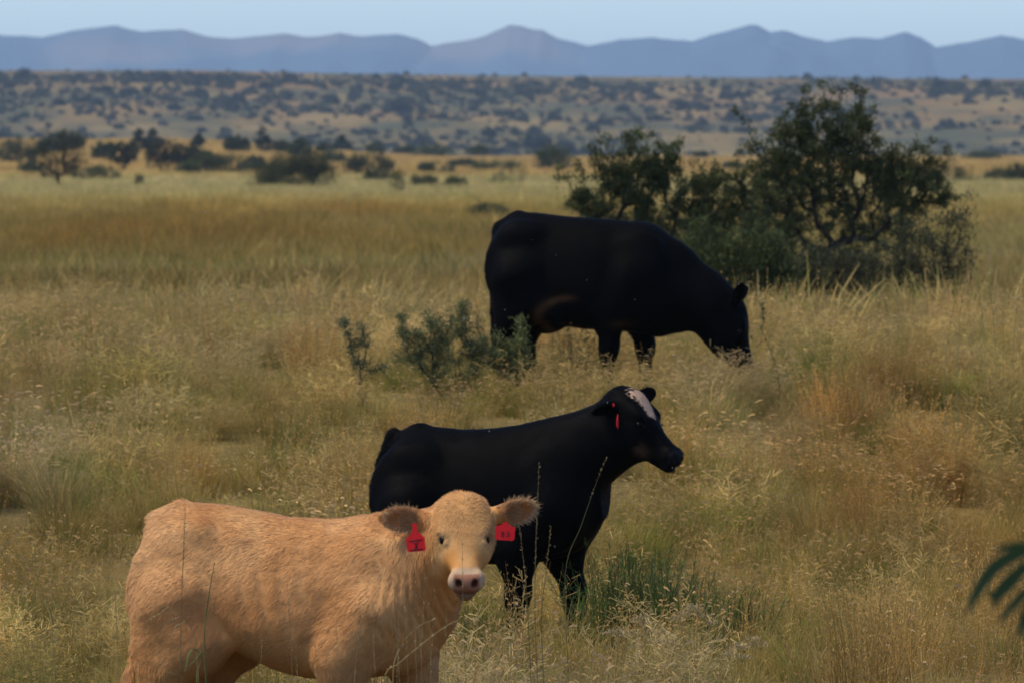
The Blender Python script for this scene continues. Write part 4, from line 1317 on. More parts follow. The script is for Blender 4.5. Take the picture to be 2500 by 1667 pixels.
# ---- the black cow grazing behind
def build_cow():
    an = Animal('black_cow', 'large black cow grazing with its head down in front of the mesquite', 'cow', 1207, 44.8, math.radians(10), 975)
    H = 1.37
    F = Field((-.2, -.6, -.03), (2.25, .6, 1.46), 0.0115)
    k = 1 / 1.0
    tor = [(.0, 1.19, .95, .08), (.04, 1.27, .80, .18), (.10, 1.325, .72, .24), (.18, 1.365, .64, .27), (.34, 1.36, .585, .295), (.52, 1.338, .545, .325), (.70, 1.325, .515, .345), (.86, 1.316, .51, .335), (1.02, 1.302, .50, .30),
           (1.15, 1.285, .485, .265), (1.25, 1.25, .475, .225), (1.34, 1.17, .50, .175), (1.42, 1.06, .58, .12)]
    tor = [(x * .955, a_, b_, w_) for x, a_, b_, w_ in tor]
    F.loft((0, 0, 0), np.eye(3), tor, n=2.3, k=.06, egg=.14)
    quad_legs(F, H, .21, 1.03, .19, -.20, .07, .0, .08, g=1.08)
    for sd in (-1, 1):
        F.ell((1.13, sd * .19, .90), (.19, .085, .30), k=.14)
        F.ell((.24, sd * .22, 1.21), (.13, .06, .07), k=.09)
        F.cone((.34, sd * .23, .76), (.50, sd * .24, .62), .10, .05, .08)
    F.ell((.38, 0, .58), (.15, .12, .10), k=.05)        # udder
    F.cone((.17, 0, 1.318), (.04, 0, 1.24), .045, .045, .05)
    F.chain([(.05, 0, 1.26, .045), (.01, -.02, 1.08, .045), (.01, -.04, .85, .042), (.03, -.06, .65, .045), (.05, -.07, .5, .06), (.06, -.07, .34, .065), (.06, -.07, .2, .02)], .02)
    face = (math.cos(math.radians(8)), -math.sin(math.radians(8)), 0)
    poll = an.loc(1795, 735, -.30)
    # the head hangs: nose down and a little forward
    R = head_frame(an, face, math.radians(76))
    sc = 1.17
    o = poll + np.array([.03, 0, 0])
    L = add_head(F, o, R, sc, wide=.94)
    F.chain([(1.10, 0, 1.08, .18), (1.33, 0, .97, .155), (1.55, 0, .81, .13), tuple(L(.02, 0, -.10)) + (.105,)], .08)
    F.chain([(1.18, 0, .82, .22), (1.38, 0, .76, .19), (1.60, 0, .69, .15), tuple(L(.12, 0, -.14)) + (.12,)], .10)
    F.cone((1.24, 0, .62), (1.36, 0, .62), .13, .11, .08)   # brisket
    F.cone((1.55, 0, .66), L(.24, 0, -.15), .14, .10, .1)
    ea = add_ear(F, L(.02, -.095, -.03), unit(-R[1] * .5 + np.array([.35, 0, .8])), unit(an.dirl([.5, -1, 0])), .19, .095, k=.02)
    eb = add_ear(F, L(.01, .095, -.03), unit(R[1] * .6 + np.array([.4, 0, .7])), unit(an.dirl([.8, -.5, 0])), .15, .085, k=.02)
    V, Q = F.skin()

    def colour(P):
        c = np.broadcast_to(BLACK * .95, (len(P), 3)).copy()
        d = np.sqrt(((P[:, 0] - .62) / .24) ** 2 + ((P[:, 2] - .60) / .15) ** 2)
        arc = np.exp(-((d - 1.0) / .16) ** 2) * sstep(.72, .56, P[:, 0]) * sstep(0, -.05, P[:, 1])
        c = mixc(c, np.array([.085, .042, .018]), np.clip(arc, 0, 1) * .75)
        el = np.exp(-(((P[:, 0] - .98) / .10) ** 2 + ((P[:, 2] - .56) / .03) ** 2)) * (P[:, 1] < 0)
        c = mixc(c, np.array([.05, .026, .010]), np.clip(el, 0, 1) * .5)
        return c

    black_coat(an, V, Q, colour, std_flow, 60000, .022, 43, w=.004)
    for sd in (-1, 1):
        eyeball(an, L(.182, sd * .102, -.036), .020)
    return an


calf = build_calf()
steer = build_steer()
cow = build_cow()

# ------------------------------------------------------------------ grass: tufts of real blades set out over the plain
PROTO = {}


def blades(n, ln, width, lean, curve, spread, cols, seed, segs=3, head=None, headcol=None, tipn=0):
    r = np.random.default_rng(seed)
    V, Q3, Q4, C = [], [], [], []
    o = 0
    for i in range(n):
        L = ln * r.uniform(.55, 1.15); az = r.uniform(0, 6.283); le = abs(r.normal(0, lean)); cu = curve * r.uniform(.2, 1.4)
        rad = spread * math.sqrt(r.random()); ba = az + r.normal(0, .6)
        p = np.array([math.cos(ba) * rad, math.sin(ba) * rad, -0.02]); an = le
        w = width * r.uniform(.6, 1.3)
        f = r.normal(0, 1, 2); f /= np.linalg.norm(f); sd = np.array([f[0], f[1], 0])
        c = np.array(cols[r.integers(len(cols))]) * r.uniform(.75, 1.25)
        pts = []
        for s in range(segs + 1):
            t = s / segs
            ww = w * (1 - t * .85) * .5
            pts.append(p.copy())
            V += [p - sd * ww, p + sd * ww]; C += [c, c]
            if s < segs:
                Q4.append((o + 2 * s, o + 2 * s + 1, o + 2 * s + 3, o + 2 * s + 2))
            d = np.array([math.cos(az) * math.sin(an), math.sin(az) * math.sin(an), math.cos(an)])
            p = p + d * L / segs
            an += cu / segs
        o += 2 * (segs + 1)
        tip = pts[-1]; d = pts[-1] - pts[-2]; d /= np.linalg.norm(d) + 1e-9
        if head == 'comb' and r.random() < .85:            # short comb-like seed spike set across the stem
            hc = np.array(headcol) * r.uniform(.75, 1.25)
            ha = r.uniform(0, 6.283); hl = r.uniform(.018, .040); hw = r.uniform(.0045, .0075)
            h = np.array([math.cos(ha), math.sin(ha), r.uniform(-.2, .45)]); h /= np.linalg.norm(h)
            up = np.array([0, 0, 1.0])
            a = tip; b = tip + h * hl * .55 + up * .003; e = tip + h * hl + up * -.002
            for (x, ww) in ((a, hw * .7), (b, hw), (e, hw * .3)):
                V += [x - up * ww * .6 , x + up * ww * .6]; C += [hc, hc]
            Q4 += [(o, o + 1, o + 3, o + 2), (o + 2, o + 3, o + 5, o + 4)]
            o += 6
        if head == 'seed':                                  # slim seed head along the stem
            hc = np.array(headcol) * r.uniform(.75, 1.25)
            for q in range(tipn):
                t = r.uniform(.55, 1.0)
                k = min(int(t * segs), segs - 1); x = pts[k] + (pts[k + 1] - pts[k]) * (t * segs - k)
                h = d + r.normal(0, .35, 3); h /= np.linalg.norm(h); s2 = np.cross(h, r.normal(0, 1, 3)); s2 /= np.linalg.norm(s2) + 1e-9
                hl = r.uniform(.010, .018)
                V += [x, x + h * hl * .5 + s2 * .0024, x + h * hl, x + h * hl * .5 - s2 * .0024]; C += [hc] * 4
                Q4.append((o, o + 1, o + 2, o + 3)); o += 4
        if head == 'airy':                                  # open cloudy panicle
            hc = np.array(headcol) * r.uniform(.8, 1.2)
            for q in range(tipn):
                t = r.uniform(.45, 1.0)
                k = min(int(t * segs), segs - 1); x = pts[k] + (pts[k + 1] - pts[k]) * (t * segs - k)
                h = r.normal(0, 1, 3); h[2] = abs(h[2]) * .6 + .2; h /= np.linalg.norm(h)
                s2 = np.cross(h, r.normal(0, 1, 3)); s2 /= np.linalg.norm(s2) + 1e-9
                hl = r.uniform(.03, .07)
                V += [x - s2 * .0011, x + s2 * .0011, x + h * hl + s2 * .0019, x + h * hl - s2 * .0019]; C += [hc] * 4
                Q4.append((o, o + 1, o + 2, o + 3)); o += 4
    return np.array(V), np.array(Q4), np.array(C)


def proto_coll(name, lst):
    c = bpy.data.collections.new(name)
    for i, (V, Q, C) in enumerate(lst):
        m = mesh_from(name, V, Q, C); m.materials.append(M_GRASS)
        o = bpy.data.objects.new(f'{name}_{i:02d}', m); c.objects.link(o)
    return c


W = (1.0, 1.0, 1.0)
DRY = [(1.05, 1.0, .88), (.92, .85, .72), (1.15, 1.08, .95), (.72, .66, .5), (.58, .70, .40), (.5, .62, .35)]
GRN = [(.42, .62, .30), (.55, .72, .36), (.75, .80, .5), (.35, .5, .25)]
RED = [(1.0, .74, .50), (.88, .62, .40), (1.05, .84, .58), (.65, .60, .36)]
PALE = [(1.0, .98, .95), (.9, .88, .8), (1.1, 1.05, .98)]
near = []
near += [blades(46, .34, .0034, .35, .9, .07, DRY, 10 + k) for k in range(4)]                                       # 0-3 dry bunch
near += [blades(18, .44, .0026, .24, .4, .09, DRY + GRN[:1], 20 + k, head='comb', headcol=(1.2, .98, .98)) for k in range(4)]      # 4-7 comb heads
near += [blades(9, .44, .0016, .30, .4, .07, PALE, 30 + k, head='airy', headcol=(1.0, .95, .88), tipn=12) for k in range(3)]    # 8-10 airy
near += [blades(38, .30, .0050, .35, .7, .08, GRN, 40 + k) for k in range(3)]                                        # 11-13 green
near += [blades(16, .54, .0034, .14, .25, .08, RED, 50 + k, head='seed', headcol=(1.15, .92, .70), tipn=10) for k in range(3)]      # 14-16 red stems
near_c = proto_coll('tuft', near)
farp = [blades(90, .36, .012, .40, .7, .42, DRY, 60 + k, segs=2) for k in range(3)] + [blades(80, .30, .014, .40, .7, .40, GRN, 70 + k, segs=2) for k in range(2)] + [blades(80, .42, .010, .25, .4, .42, RED + DRY[:2], 80 + k, segs=2) for k in range(2)]
far_c = proto_coll('tussock', farp)


def scatter(name, coll, P, rot, scl, idx, tint, label=None):
    m = bpy.data.meshes.new(name)
    n = len(P)
    m.vertices.add(n); m.vertices.foreach_set('co', np.asarray(P, np.float32).ravel())
    a = m.attributes.new('rot', 'FLOAT_VECTOR', 'POINT'); a.data.foreach_set('vector', np.asarray(rot, np.float32).ravel())
    a = m.attributes.new('scl', 'FLOAT_VECTOR', 'POINT'); a.data.foreach_set('vector', np.asarray(scl, np.float32).ravel())
    a = m.attributes.new('idx', 'INT', 'POINT'); a.data.foreach_set('value', np.asarray(idx, np.int32))
    t4 = np.ones((n, 4), np.float32); t4[:, :3] = tint
    a = m.attributes.new('tint', 'FLOAT_COLOR', 'POINT'); a.data.foreach_set('color', t4.ravel())
    m.update()
    o = link(name, m, None, kind='stuff')
    g = bpy.data.node_groups.new(name, 'GeometryNodeTree')
    g.interface.new_socket('Geometry', in_out='INPUT', socket_type='NodeSocketGeometry')
    g.interface.new_socket('Geometry', in_out='OUTPUT', socket_type='NodeSocketGeometry')
    n_ = g.nodes; l = g.links
    gi = n_.new('NodeGroupInput'); go = n_.new('NodeGroupOutput')
    ci = n_.new('GeometryNodeCollectionInfo'); ci.inputs['Collection'].default_value = coll
    ci.inputs['Separate Children'].default_value = True; ci.inputs['Reset Children'].default_value = True
    ip = n_.new('GeometryNodeInstanceOnPoints'); ip.inputs['Pick Instance'].default_value = True

    def attr(nm, ty):
        k = n_.new('GeometryNodeInputNamedAttribute'); k.data_type = ty; k.inputs['Name'].default_value = nm
        return [s for s in k.outputs if s.enabled and s.name == 'Attribute'][0]
    l.new(gi.outputs[0], ip.inputs['Points']); l.new(ci.outputs[0], ip.inputs['Instance'])
    l.new(attr('idx', 'INT'), ip.inputs['Instance Index'])
    er = n_.new('FunctionNodeEulerToRotation'); l.new(attr('rot', 'FLOAT_VECTOR'), er.inputs[0]); l.new(er.outputs[0], ip.inputs['Rotation'])
    l.new(attr('scl', 'FLOAT_VECTOR'), ip.inputs['Scale'])
    l.new(ip.outputs[0], go.inputs[0])
    md = o.modifiers.new('scatter', 'NODES'); md.node_group = g
    return o


def wedge(d0, d1, dens, r, half=0.088, margin=1.5):
    n = int((half * (d1 * d1 - d0 * d0) + 2 * margin * (d1 - d0)) * dens)
    u = r.random(n)
    w0, w1 = half * d0 + margin, half * d1 + margin
    y = np.where(abs(w1 - w0) < 1e-6, d0 + u * (d1 - d0), d0 + (d1 - d0) * (np.sqrt(w0 * w0 + u * (w1 * w1 - w0 * w0)) - w0) / (w1 - w0))
    x = r.uniform(-1, 1, n) * (half * y + margin)
    return x, y


gr = np.random.default_rng(101)


def finish(x, y, s, idx, tint, spread_tilt=.09, wide=None):
    n = len(x)
    if wide is None:
        wide = np.clip(y / 32.0, 1.0, 1.4)
    scl = np.stack([s * wide, s * wide, s], 1)
    rot = np.stack([gr.normal(0, spread_tilt, n), gr.normal(0, spread_tilt, n), gr.uniform(0, 6.283, n)], 1)
    return np.stack([x, y, gz(x, y)], 1), rot, scl, idx, tint


MUZZLE = at(1740, 880, 43.4)
KINDS = np.array([(0, 4), (4, 8), (8, 11), (11, 14), (14, 17)])      # dry, comb, airy, green, red


def pick(kind):
    lo = KINDS[kind, 0]; hi = KINDS[kind, 1]
    return lo + (gr.random(len(kind)) * (hi - lo)).astype(int)


def sow_tussocks(d0, d1, per_m2, members):
    """Tussocks: every clump has one kind, one height and one shade of its own."""
    cx, cy = wedge(d0, d1, per_m2, gr)
    n = len(cx)
    base = grass_colour(cx, cy)
    warm = (1 - sstep(30, 42, cy)) * sstep(0.3, 2.6, cx)
    g1 = fbm(cx / 1.4 + 9, cy / 3.0, 161, 3)
    p = np.stack([np.full(n, .38), np.full(n, .26), .14 * (1 - .5 * warm), .10 + .30 * sstep(.52, .72, g1), .06 + .18 * warm], 1)
    p = np.cumsum(p / p.sum(1, keepdims=True), 1)
    kind = (gr.random(n)[:, None] > p).sum(1).clip(0, 4)
    hgt = np.minimum(np.exp(gr.normal(-.14, .22, n)), 1.2) * (.72 + .5 * fbm(cx / 2.2, cy / 3.2, 151, 3))
    grazed = np.exp(-((cx - MUZZLE[0]) ** 2 + (cy - MUZZLE[1]) ** 2) / 1.6)      # bitten short round the grazing cow's head
    hgt = hgt * (1 - .12 * grazed)
    kind = np.where((grazed > .25) & (kind == 2), 0, kind)
    shade = np.exp(gr.normal(0, .20, n))
    rad = .10 + .16 * gr.random(n)
    m = gr.poisson(members, n) + 3
    k = np.repeat(np.arange(n), m)
    r = np.abs(gr.normal(0, 1, len(k))) * rad[k]; a = gr.uniform(0, 6.283, len(k))
    x = cx[k] + r * np.cos(a); y = cy[k] + r * np.sin(a)
    s = hgt[k] * (1.12 - .45 * np.clip(r / .35, 0, 1)) * gr.uniform(.8, 1.15, len(k))
    kd = np.where(gr.random(len(k)) < .78, kind[k], gr.integers(0, 5, len(k)))
    tint = base[k] * shade[k][:, None] * gr.uniform(.82, 1.2, (len(k), 1))
    return finish(x, y, s, pick(kd), tint, .14)


def sow_at(spots):
    """Knee-high tufts at the cow's feet."""
    px = np.repeat(np.array([q[0] for q in spots], float), 16); y = np.repeat(np.array([q[1] for q in spots]), 16)
    n = len(px)
    x = (px - CX) / F_PX * y + gr.normal(0, .13, n); y = y + gr.normal(0, .13, n)
    return finish(x, y, gr.uniform(.75, 1.05, n), pick(gr.choice(4, n, p=(.5, .2, .18, .12))), grass_colour(x, y) * gr.uniform(.8, 1.15, (n, 1)), .14)


def sow_floor(d0, d1, dens):
    """The short dry growth between the tussocks."""
    x, y = wedge(d0, d1, dens, gr)
    n = len(x)
    s = gr.uniform(.35, .65, n)
    kd = gr.choice(5, n, p=(.5, .12, .16, .14, .08))
    return finish(x, y, s, pick(kd), grass_colour(x, y) * gr.uniform(.6, 1.1, (n, 1)))


def sow_far(d0, d1, dens):
    x, y = wedge(d0, d1, dens, gr)
    keep = gr.random(len(x)) < np.clip(-.3 + 2.6 * fbm(x / 2.0, y / 4.0, 141, 3), .15, 1)
    x, y = x[keep], y[keep]
    n = len(x)
    tint = grass_colour(x, y)
    u = gr.random(n)
    gness = np.clip((tint[:, 1] / (tint[:, 0] + 1e-6) - .76) * 3, 0, .5)
    rness = np.clip((.66 - tint[:, 1] / (tint[:, 0] + 1e-6)) * 6, 0, .7)
    idx = np.where(u < gness * .6, gr.integers(3, 5, n), np.where(u > 1 - rness, gr.integers(5, 7, n), gr.integers(0, 3, n)))
    s = np.exp(gr.normal(0, .25, n)) * (.55 + .8 * fbm(x / 3.0, y / 5.0, 152, 3))
    tint = tint * np.exp(gr.normal(0, .20, (n, 1))) * (1 + .32 * sstep(110, 300, y))[:, None]  # colour lifted with distance to offset the blades' self-shadowing
    return finish(x, y, s, idx, tint, wide=gr.uniform(1.0, 1.5, n))


def cat(lst):
    return [np.concatenate([q[k] for q in lst]) for k in range(5)]


A = cat([sow_tussocks(17, 26, 3.2, 15), sow_tussocks(26, 40, 3.2, 17), sow_tussocks(40, 64, 2.4, 14), sow_tussocks(64, 85, 1.2, 10), sow_at([(1470, 43.6), (1440, 43.4), (1500, 43.5), (1555, 43.6), (1590, 43.4), (1530, 43.3), (1300, 43.7), (1340, 43.5), (1385, 43.4), (1620, 43.5), (1410, 43.0), (1480, 42.9), (1560, 42.9), (1745, 44.0), (1775, 43.9), (1800, 44.0), (1825, 44.0), (1850, 44.1), (1785, 43.6), (1720, 43.8)]), sow_floor(17, 40, 16), sow_floor(40, 66, 8)])
scatter('grass', near_c, *A)
B = cat([sow_far(60, 110, 6), sow_far(110, 200, 3.4), sow_far(200, 420, 1.5), sow_far(420, 1120, .30)])
scatter('distant_grass', far_c, *B)
print('tufts', len(A[0]), len(B[0]))


# ------------------------------------------------------------------ single plants standing out of the grass


def smooth_path(P, n=6):
    P = np.array(P, float)
    if len(P) < 3:
        t = np.linspace(0, 1, n)[:, None]
        return P[0] * (1 - t) + P[-1] * t
    Q = np.vstack([2 * P[0] - P[1], P, 2 * P[-1] - P[-2]]); out = []
    for i in range(1, len(Q) - 2):
        for k in range(n):
            t = k / n
            out.append(.5 * (2 * Q[i] + (Q[i + 1] - Q[i - 1]) * t + (2 * Q[i - 1] - 5 * Q[i] + 4 * Q[i + 1] - Q[i + 2]) * t * t + (3 * Q[i] - Q[i - 1] - 3 * Q[i + 1] + Q[i + 2]) * t ** 3))
    out.append(P[-1])
    return np.array(out)


def path_tube(P, r0, r1, sides=4):
    n = len(P)
    par = np.arange(-1, n - 1)
    return tubes(P, par, np.linspace(r0, r1, n), sides)


def seeds_on(P, t0, n, ln, wd, r, spread=.35):
    k = r.uniform(t0, 1, n) * (len(P) - 1.001); i = k.astype(int)
    C = P[i] + (P[i + 1] - P[i]) * (k - i)[:, None]
    d = P[i + 1] - P[i]; d /= np.linalg.norm(d, axis=1, keepdims=True) + 1e-9
    return leaf_cards(C, ln * r.uniform(.7, 1.3, n), wd, d + r.normal(0, spread, (n, 3)), r)


def stalk(label, d, pts, col, seedcol, rad=.0016, seeds=0, seed_len=.012, seed_w=.005, branches=(), leaves=(), sd=1, group=None, dx=0.0, t0=.5):
    """Upright stem through photo points pts (top first); it runs on to the ground below."""
    rad *= .7
    r = np.random.default_rng(sd)
    P = [at(x, y, d + r.normal(0, .02)) for x, y in pts]
    gx = P[-1][0] + dx
    g = np.array([gx, d + .03, float(gz(gx, d + .03)) - .02])
    if P[-1][2] > g[2] + .06:
        P.append((P[-1] * .5 + g * .5) + np.array([.012, 0, 0])); P.append(g)
    P = np.array(P)[::-1]
    root = thing('grass_stalk', label, 'grass stalk', tuple(g), group=group)
    S = smooth_path(P - g)
    V, q = path_tube(S, rad * 1.5, rad * .6)
    link('stem', mesh_from('stem', V, q, np.tile(col, (len(V), 1)), smooth=True), M_STALK, root)
    VV, QQ, CC, o = [], [], [], 0
    def add(v, q_, c):
        nonlocal o
        VV.append(v); QQ.append(q_ + o); CC.append(np.tile(c, (len(v), 1)) * r.uniform(.8, 1.2, (len(v) // 4, 1)).repeat(4, 0) if len(v) % 4 == 0 else np.tile(c, (len(v), 1))); o += len(v)
    if seeds:
        v, q_ = seeds_on(S, t0, seeds, seed_len, seed_w, r); add(v, q_, seedcol)
    for b in branches:
        B = smooth_path([at(x, y, d) - g for x, y in b])
        v, q_ = path_tube(B, rad * .8, rad * .4); add(v, q_, seedcol)
        v, q_ = seeds_on(B, .15, 16, seed_len, seed_w, r, .25); add(v, q_, seedcol)
    if VV:
        link('seed_head', mesh_from('seed_head', np.concatenate(VV), np.concatenate(QQ), np.concatenate(CC)), M_STALK, root)
    for lf in leaves:
        L = smooth_path([at(x, y, d - .01) - g for x, y in lf]); n = len(L)
        w = .006 * np.sin(np.linspace(.25, 3.0, n))[:, None]
        sdv = np.array([[.75, -.5, .45]])
        V = np.stack([L - sdv * w, L + sdv * w], 1).reshape(-1, 3)
        i = np.arange(n - 1)[:, None] * 2
        link('leaf', mesh_from('leaf', V, i + np.array([[0, 1, 3, 2]]), np.tile((.10, .14, .035), (len(V), 1)), smooth=True), M_LEAF, root)


STRAW, STRAW2, GRN_S, DARK_S = (.34, .25, .10), (.36, .26, .12), (.12, .14, .035), (.15, .12, .05)
stalk('bent straw coloured stem with drooping seed branches at the left edge, level with calf rump', 22.0, [(-8, 1338), (40, 1392), (112, 1476), (128, 1560)], STRAW, STRAW2, .0022,
      branches=[[(0, 1344), (30, 1318), (64, 1288)], [(28, 1378), (16, 1405), (14, 1440)], [(15, 1358), (40, 1355), (58, 1366)]], sd=1)
stalk('pale arching grass stem with side branches just left of the calf tail', 22.3, [(269, 1300), (266, 1360), (277, 1400), (282, 1470)], STRAW, STRAW2, .0016,
      branches=[[(266, 1362), (230, 1385), (198, 1412)], [(276, 1385), (310, 1372), (352, 1378)], [(277, 1405), (250, 1415), (205, 1448)], [(268, 1308), (290, 1304), (325, 1306)]], sd=2)
stalk('tall thin stem standing in front of the calf hip', 22.0, [(452, 1240), (449, 1330), (444, 1450), (441, 1640)], DARK_S, STRAW, .0018, seeds=34, t0=.62, sd=3)
stalk('dark green blade of grass in front of the calf flank', 21.9, [(524, 1372), (515, 1420), (503, 1500), (499, 1560)], GRN_S, GRN_S, .0030, sd=4)
stalk('nodding stem with arched seed branches before the gap between the calf hind leg and belly', 21.9, [(408, 1478), (440, 1508), (463, 1525), (480, 1590)], STRAW, STRAW2, .0016,
      branches=[[(440, 1506), (415, 1515), (395, 1548)], [(452, 1516), (430, 1530), (418, 1560)], [(410, 1480), (385, 1500), (362, 1515)]], sd=5)
stalk('leafy green stem low in front of the gap between the calf hind leg and belly', 21.8, [(492, 1590), (488, 1620), (480, 1667)], GRN_S, GRN_S, .0028,
      leaves=[[(488, 1592), (470, 1584), (458, 1605), (452, 1640)], [(490, 1588), (480, 1604), (462, 1625)]], sd=6)
stalk('hair thin seed stem rising across the middle of the calf face', 21.6, [(1129, 1328), (1129, 1400), (1131, 1470), (1133, 1560)], DARK_S, (.42, .28, .12), .0011, seeds=30, seed_len=.009, seed_w=.0035, t0=.45, sd=7)
stalk('tall pale seed stem in front of the black steer, beside the 82 ear tag', 22.6, [(1316, 1130), (1312, 1240), (1308, 1340), (1306, 1500)], (.15, .125, .05), (.24, .17, .075), .0017, seeds=40, t0=.5, sd=8)
stalk('thin seed stem leaning left in front of the black steer front legs', 22.8, [(1268, 1290), (1276, 1350), (1283, 1420), (1290, 1520)], DARK_S, (.26, .18, .08), .0015, seeds=36, t0=.4, sd=9)
stalk('thin seed stem leaning right in front of the black steer front legs', 22.8, [(1345, 1280), (1338, 1350), (1330, 1420), (1322, 1520)], DARK_S, (.26, .18, .08), .0015, seeds=36, t0=.4, sd=10)
stalk('slender slanting stem reaching up over the black steer chest', 23.5, [(1480, 1120), (1455, 1180), (1420, 1280), (1380, 1400)], (.15, .125, .05), (.24, .17, .075), .0013, seeds=18, t0=.7, sd=11)
stalk('long straw stem bending down to the left below the calf chest', 21.4, [(1118, 1514), (1085, 1530), (1030, 1572), (975, 1618), (938, 1662)], STRAW, STRAW2, .0024, seeds=40, t0=.2, sd=12, dx=-.02)
stalk('short curved straw stem just above the long bent one below the calf chest', 21.4, [(1062, 1510), (1020, 1530), (985, 1570), (960, 1640)], STRAW, STRAW2, .0020, seeds=16, t0=.5, sd=13)
for i, (x, y0, lean) in enumerate([(985, 1388, 8), (1008, 1372, 6), (1037, 1398, -6), (1012, 1410, 14), (962, 1420, 10), (1062, 1440, -8), (1046, 1460, 5), (975, 1470, -4), (700, 1398, 10), (880, 1480, -12), (820, 1520, 10), (720, 1530, 8), (640, 1560, -9), (770, 1570, 6), (910, 1540, 9), (1090, 1480, -4)]):
    stalk('fine dark seed stem standing close in front of the calf chest and belly', 21.7 + (i % 4) * .12, [(x, y0), (x + lean * .4, y0 + 70), (x + lean, y0 + 150), (x + lean * 1.3, y0 + 240)], (.26, .19, .08), (.36, .25, .12), .0012, seeds=20, seed_len=.010, seed_w=.004, t0=.45, sd=30 + i, group='fine seed stems in front of the tan calf')
for i, (x, y0, lean) in enumerate([(2340, 690, 10), (2400, 660, -14), (2452, 600, 12), (2478, 640, 16), (2310, 720, 18), (2430, 700, -10), (2490, 700, 10)]):
    d = 39.0 + i * .4
    stalk('tall slender grass stem rising above the grass at the right edge', d, [(x + lean * 1.6, y0), (x + lean * .6, y0 + 60), (x, y0 + 150), (x - lean * .3, y0 + 240)], (.28, .25, .10), STRAW, .0026, seeds=22, seed_len=.022, seed_w=.008, t0=.6, sd=60 + i, group='tall grass stems at the right edge')

# feathery green shrub beside the steer's front feet
def green_shrub():
    d = 31.4
    x0 = (1572 - CX) / F_PX * d
    z0 = float(gz(x0, d))
    root = thing('feathery_shrub', 'feathery dark green shrub in the grass right of the black steer front feet', 'shrub', (x0, d, z0))
    r = np.random.default_rng(3)
    VV, QQ, CC, o = [], [], [], 0
    T, tq, to = [], [], 0
    for cx_, cy_, rr, hh, n in ((-.14, 0, .20, .56, 1300), (.10, -.1, .24, .52, 1200), (.36, -.05, .20, .42, 800), (-.2, -.15, .15, .40, 500), (.0, .12, .26, .54, 900), (.56, .0, .14, .36, 420)):
        for k in range(n // 12):
            az = r.uniform(0, 6.28); le = abs(r.normal(0, .42)); b = np.array([cx_ + r.normal(0, rr * .35), cy_ + r.normal(0, rr * .35), 0])
            L = hh * r.uniform(.6, 1.1)
            dr = np.array([math.cos(az) * math.sin(le), math.sin(az) * math.sin(le), math.cos(le)])
            S = smooth_path([b, b + dr * L * .5, b + dr * L + np.array([0, 0, .02])], 3)
            v, q = path_tube(S, .003, .001, 3); T.append(v); tq.append(q + to); to += len(v)
            v, q = seeds_on(S, .15, 34, .045, .0030, r, .6); VV.append(v); QQ.append(q + o); o += len(v)
            c = np.array((.085, .145, .028)) * r.uniform(.7, 1.45) + np.array((.02, .012, .0)) * r.random()
            CC.append(np.tile(c, (len(v), 1)))
    link('stem', mesh_from('stem', np.concatenate(T), np.concatenate(tq), np.tile((.09, .085, .03), (to, 1))), M_STALK, root, kind='stuff')
    link('foliage', mesh_from('foliage', np.concatenate(VV), np.concatenate(QQ), np.concatenate(CC)), M_LEAF, root, kind='stuff')


green_shrub()


def dried_flower(label, px, py, d, spread_px, heads, sd):
    r = np.random.default_rng(sd)
    s = F_PX / d
    x0 = (px - CX) / s
    z0 = float(gz(x0, d))
    top = at(px, py, d)[2] - z0
    root = thing('dried_flower', label, 'wildflower', (x0, d, z0), group='dried cream wildflowers in the grass')
    T, tq, to = [], [], 0
    base = np.array([0, 0, -.02])
    fork = np.array([r.normal(0, .01), 0, top * .45])
    for k in range(heads):
        u = (k + .5) / heads * 2 - 1
        tip = np.array([u * spread_px / s + r.normal(0, .006), r.normal(0, .03), top * (1 - .16 * u * u) - r.uniform(0, .03)])
        S = smooth_path([base, fork, fork * .45 + tip * .55 + np.array([0, 0, -.012]), tip], 4)
        v, q = path_tube(S, .0032, .0016, 4); T.append(v); tq.append(q + to); to += len(v)
        n = 70
        C = tip + r.normal(0, 1, (n, 3)) * np.array([.017, .017, .006]) + np.array([0, 0, .008])
        dirs = (C - tip) * 20 + np.array([0, 0, 1.0]) + r.normal(0, .3, (n, 3))
        V, Q = leaf_cards(C, r.uniform(.009, .016, n), .0065, dirs, r)
        V2, Q2 = leaf_cards(np.repeat(tip[None] - [0, 0, .012], 26, 0), r.uniform(.015, .028, 26), .0025, r.normal(0, .5, (26, 3)) + np.array([0, 0, 1.0]), r)
        cc = np.array([.44, .33, .15]) * r.uniform(.7, 1.2, (n, 1))
        link('flower_head', mesh_from('flower_head', np.vstack([V, V2]), np.vstack([Q, Q2 + len(V)]), np.vstack([np.repeat(cc, 4, 0), np.tile((.38, .30, .10), (len(V2), 1))])), M_STALK, root)
    link('stem', mesh_from('stem', np.concatenate(T), np.concatenate(tq), np.tile((.40, .28, .08), (to, 1)), smooth=True), M_STALK, root)


dried_flower('cream dried flower cluster, leftmost dense one below the feathery shrub', 1568, 1512, 27.0, 26, 5, 1)
dried_flower('tallest branching dried flower with three spread cream clusters', 1698, 1482, 26.8, 48, 6, 2)
dried_flower('small cream dried flower right of the tallest branching one', 1842, 1560, 26.2, 22, 3, 3)
dried_flower('faint tan dried flower at the left end of the row of dried flowers', 1505, 1535, 27.2, 22, 3, 4)
dried_flower('yellowish dried flower low between two cream dried flowers', 1800, 1585, 26.0, 20, 3, 5)
dried_flower('low yellowish dried flower leaning under the leftmost dense cluster', 1630, 1550, 26.9, 18, 3, 6)


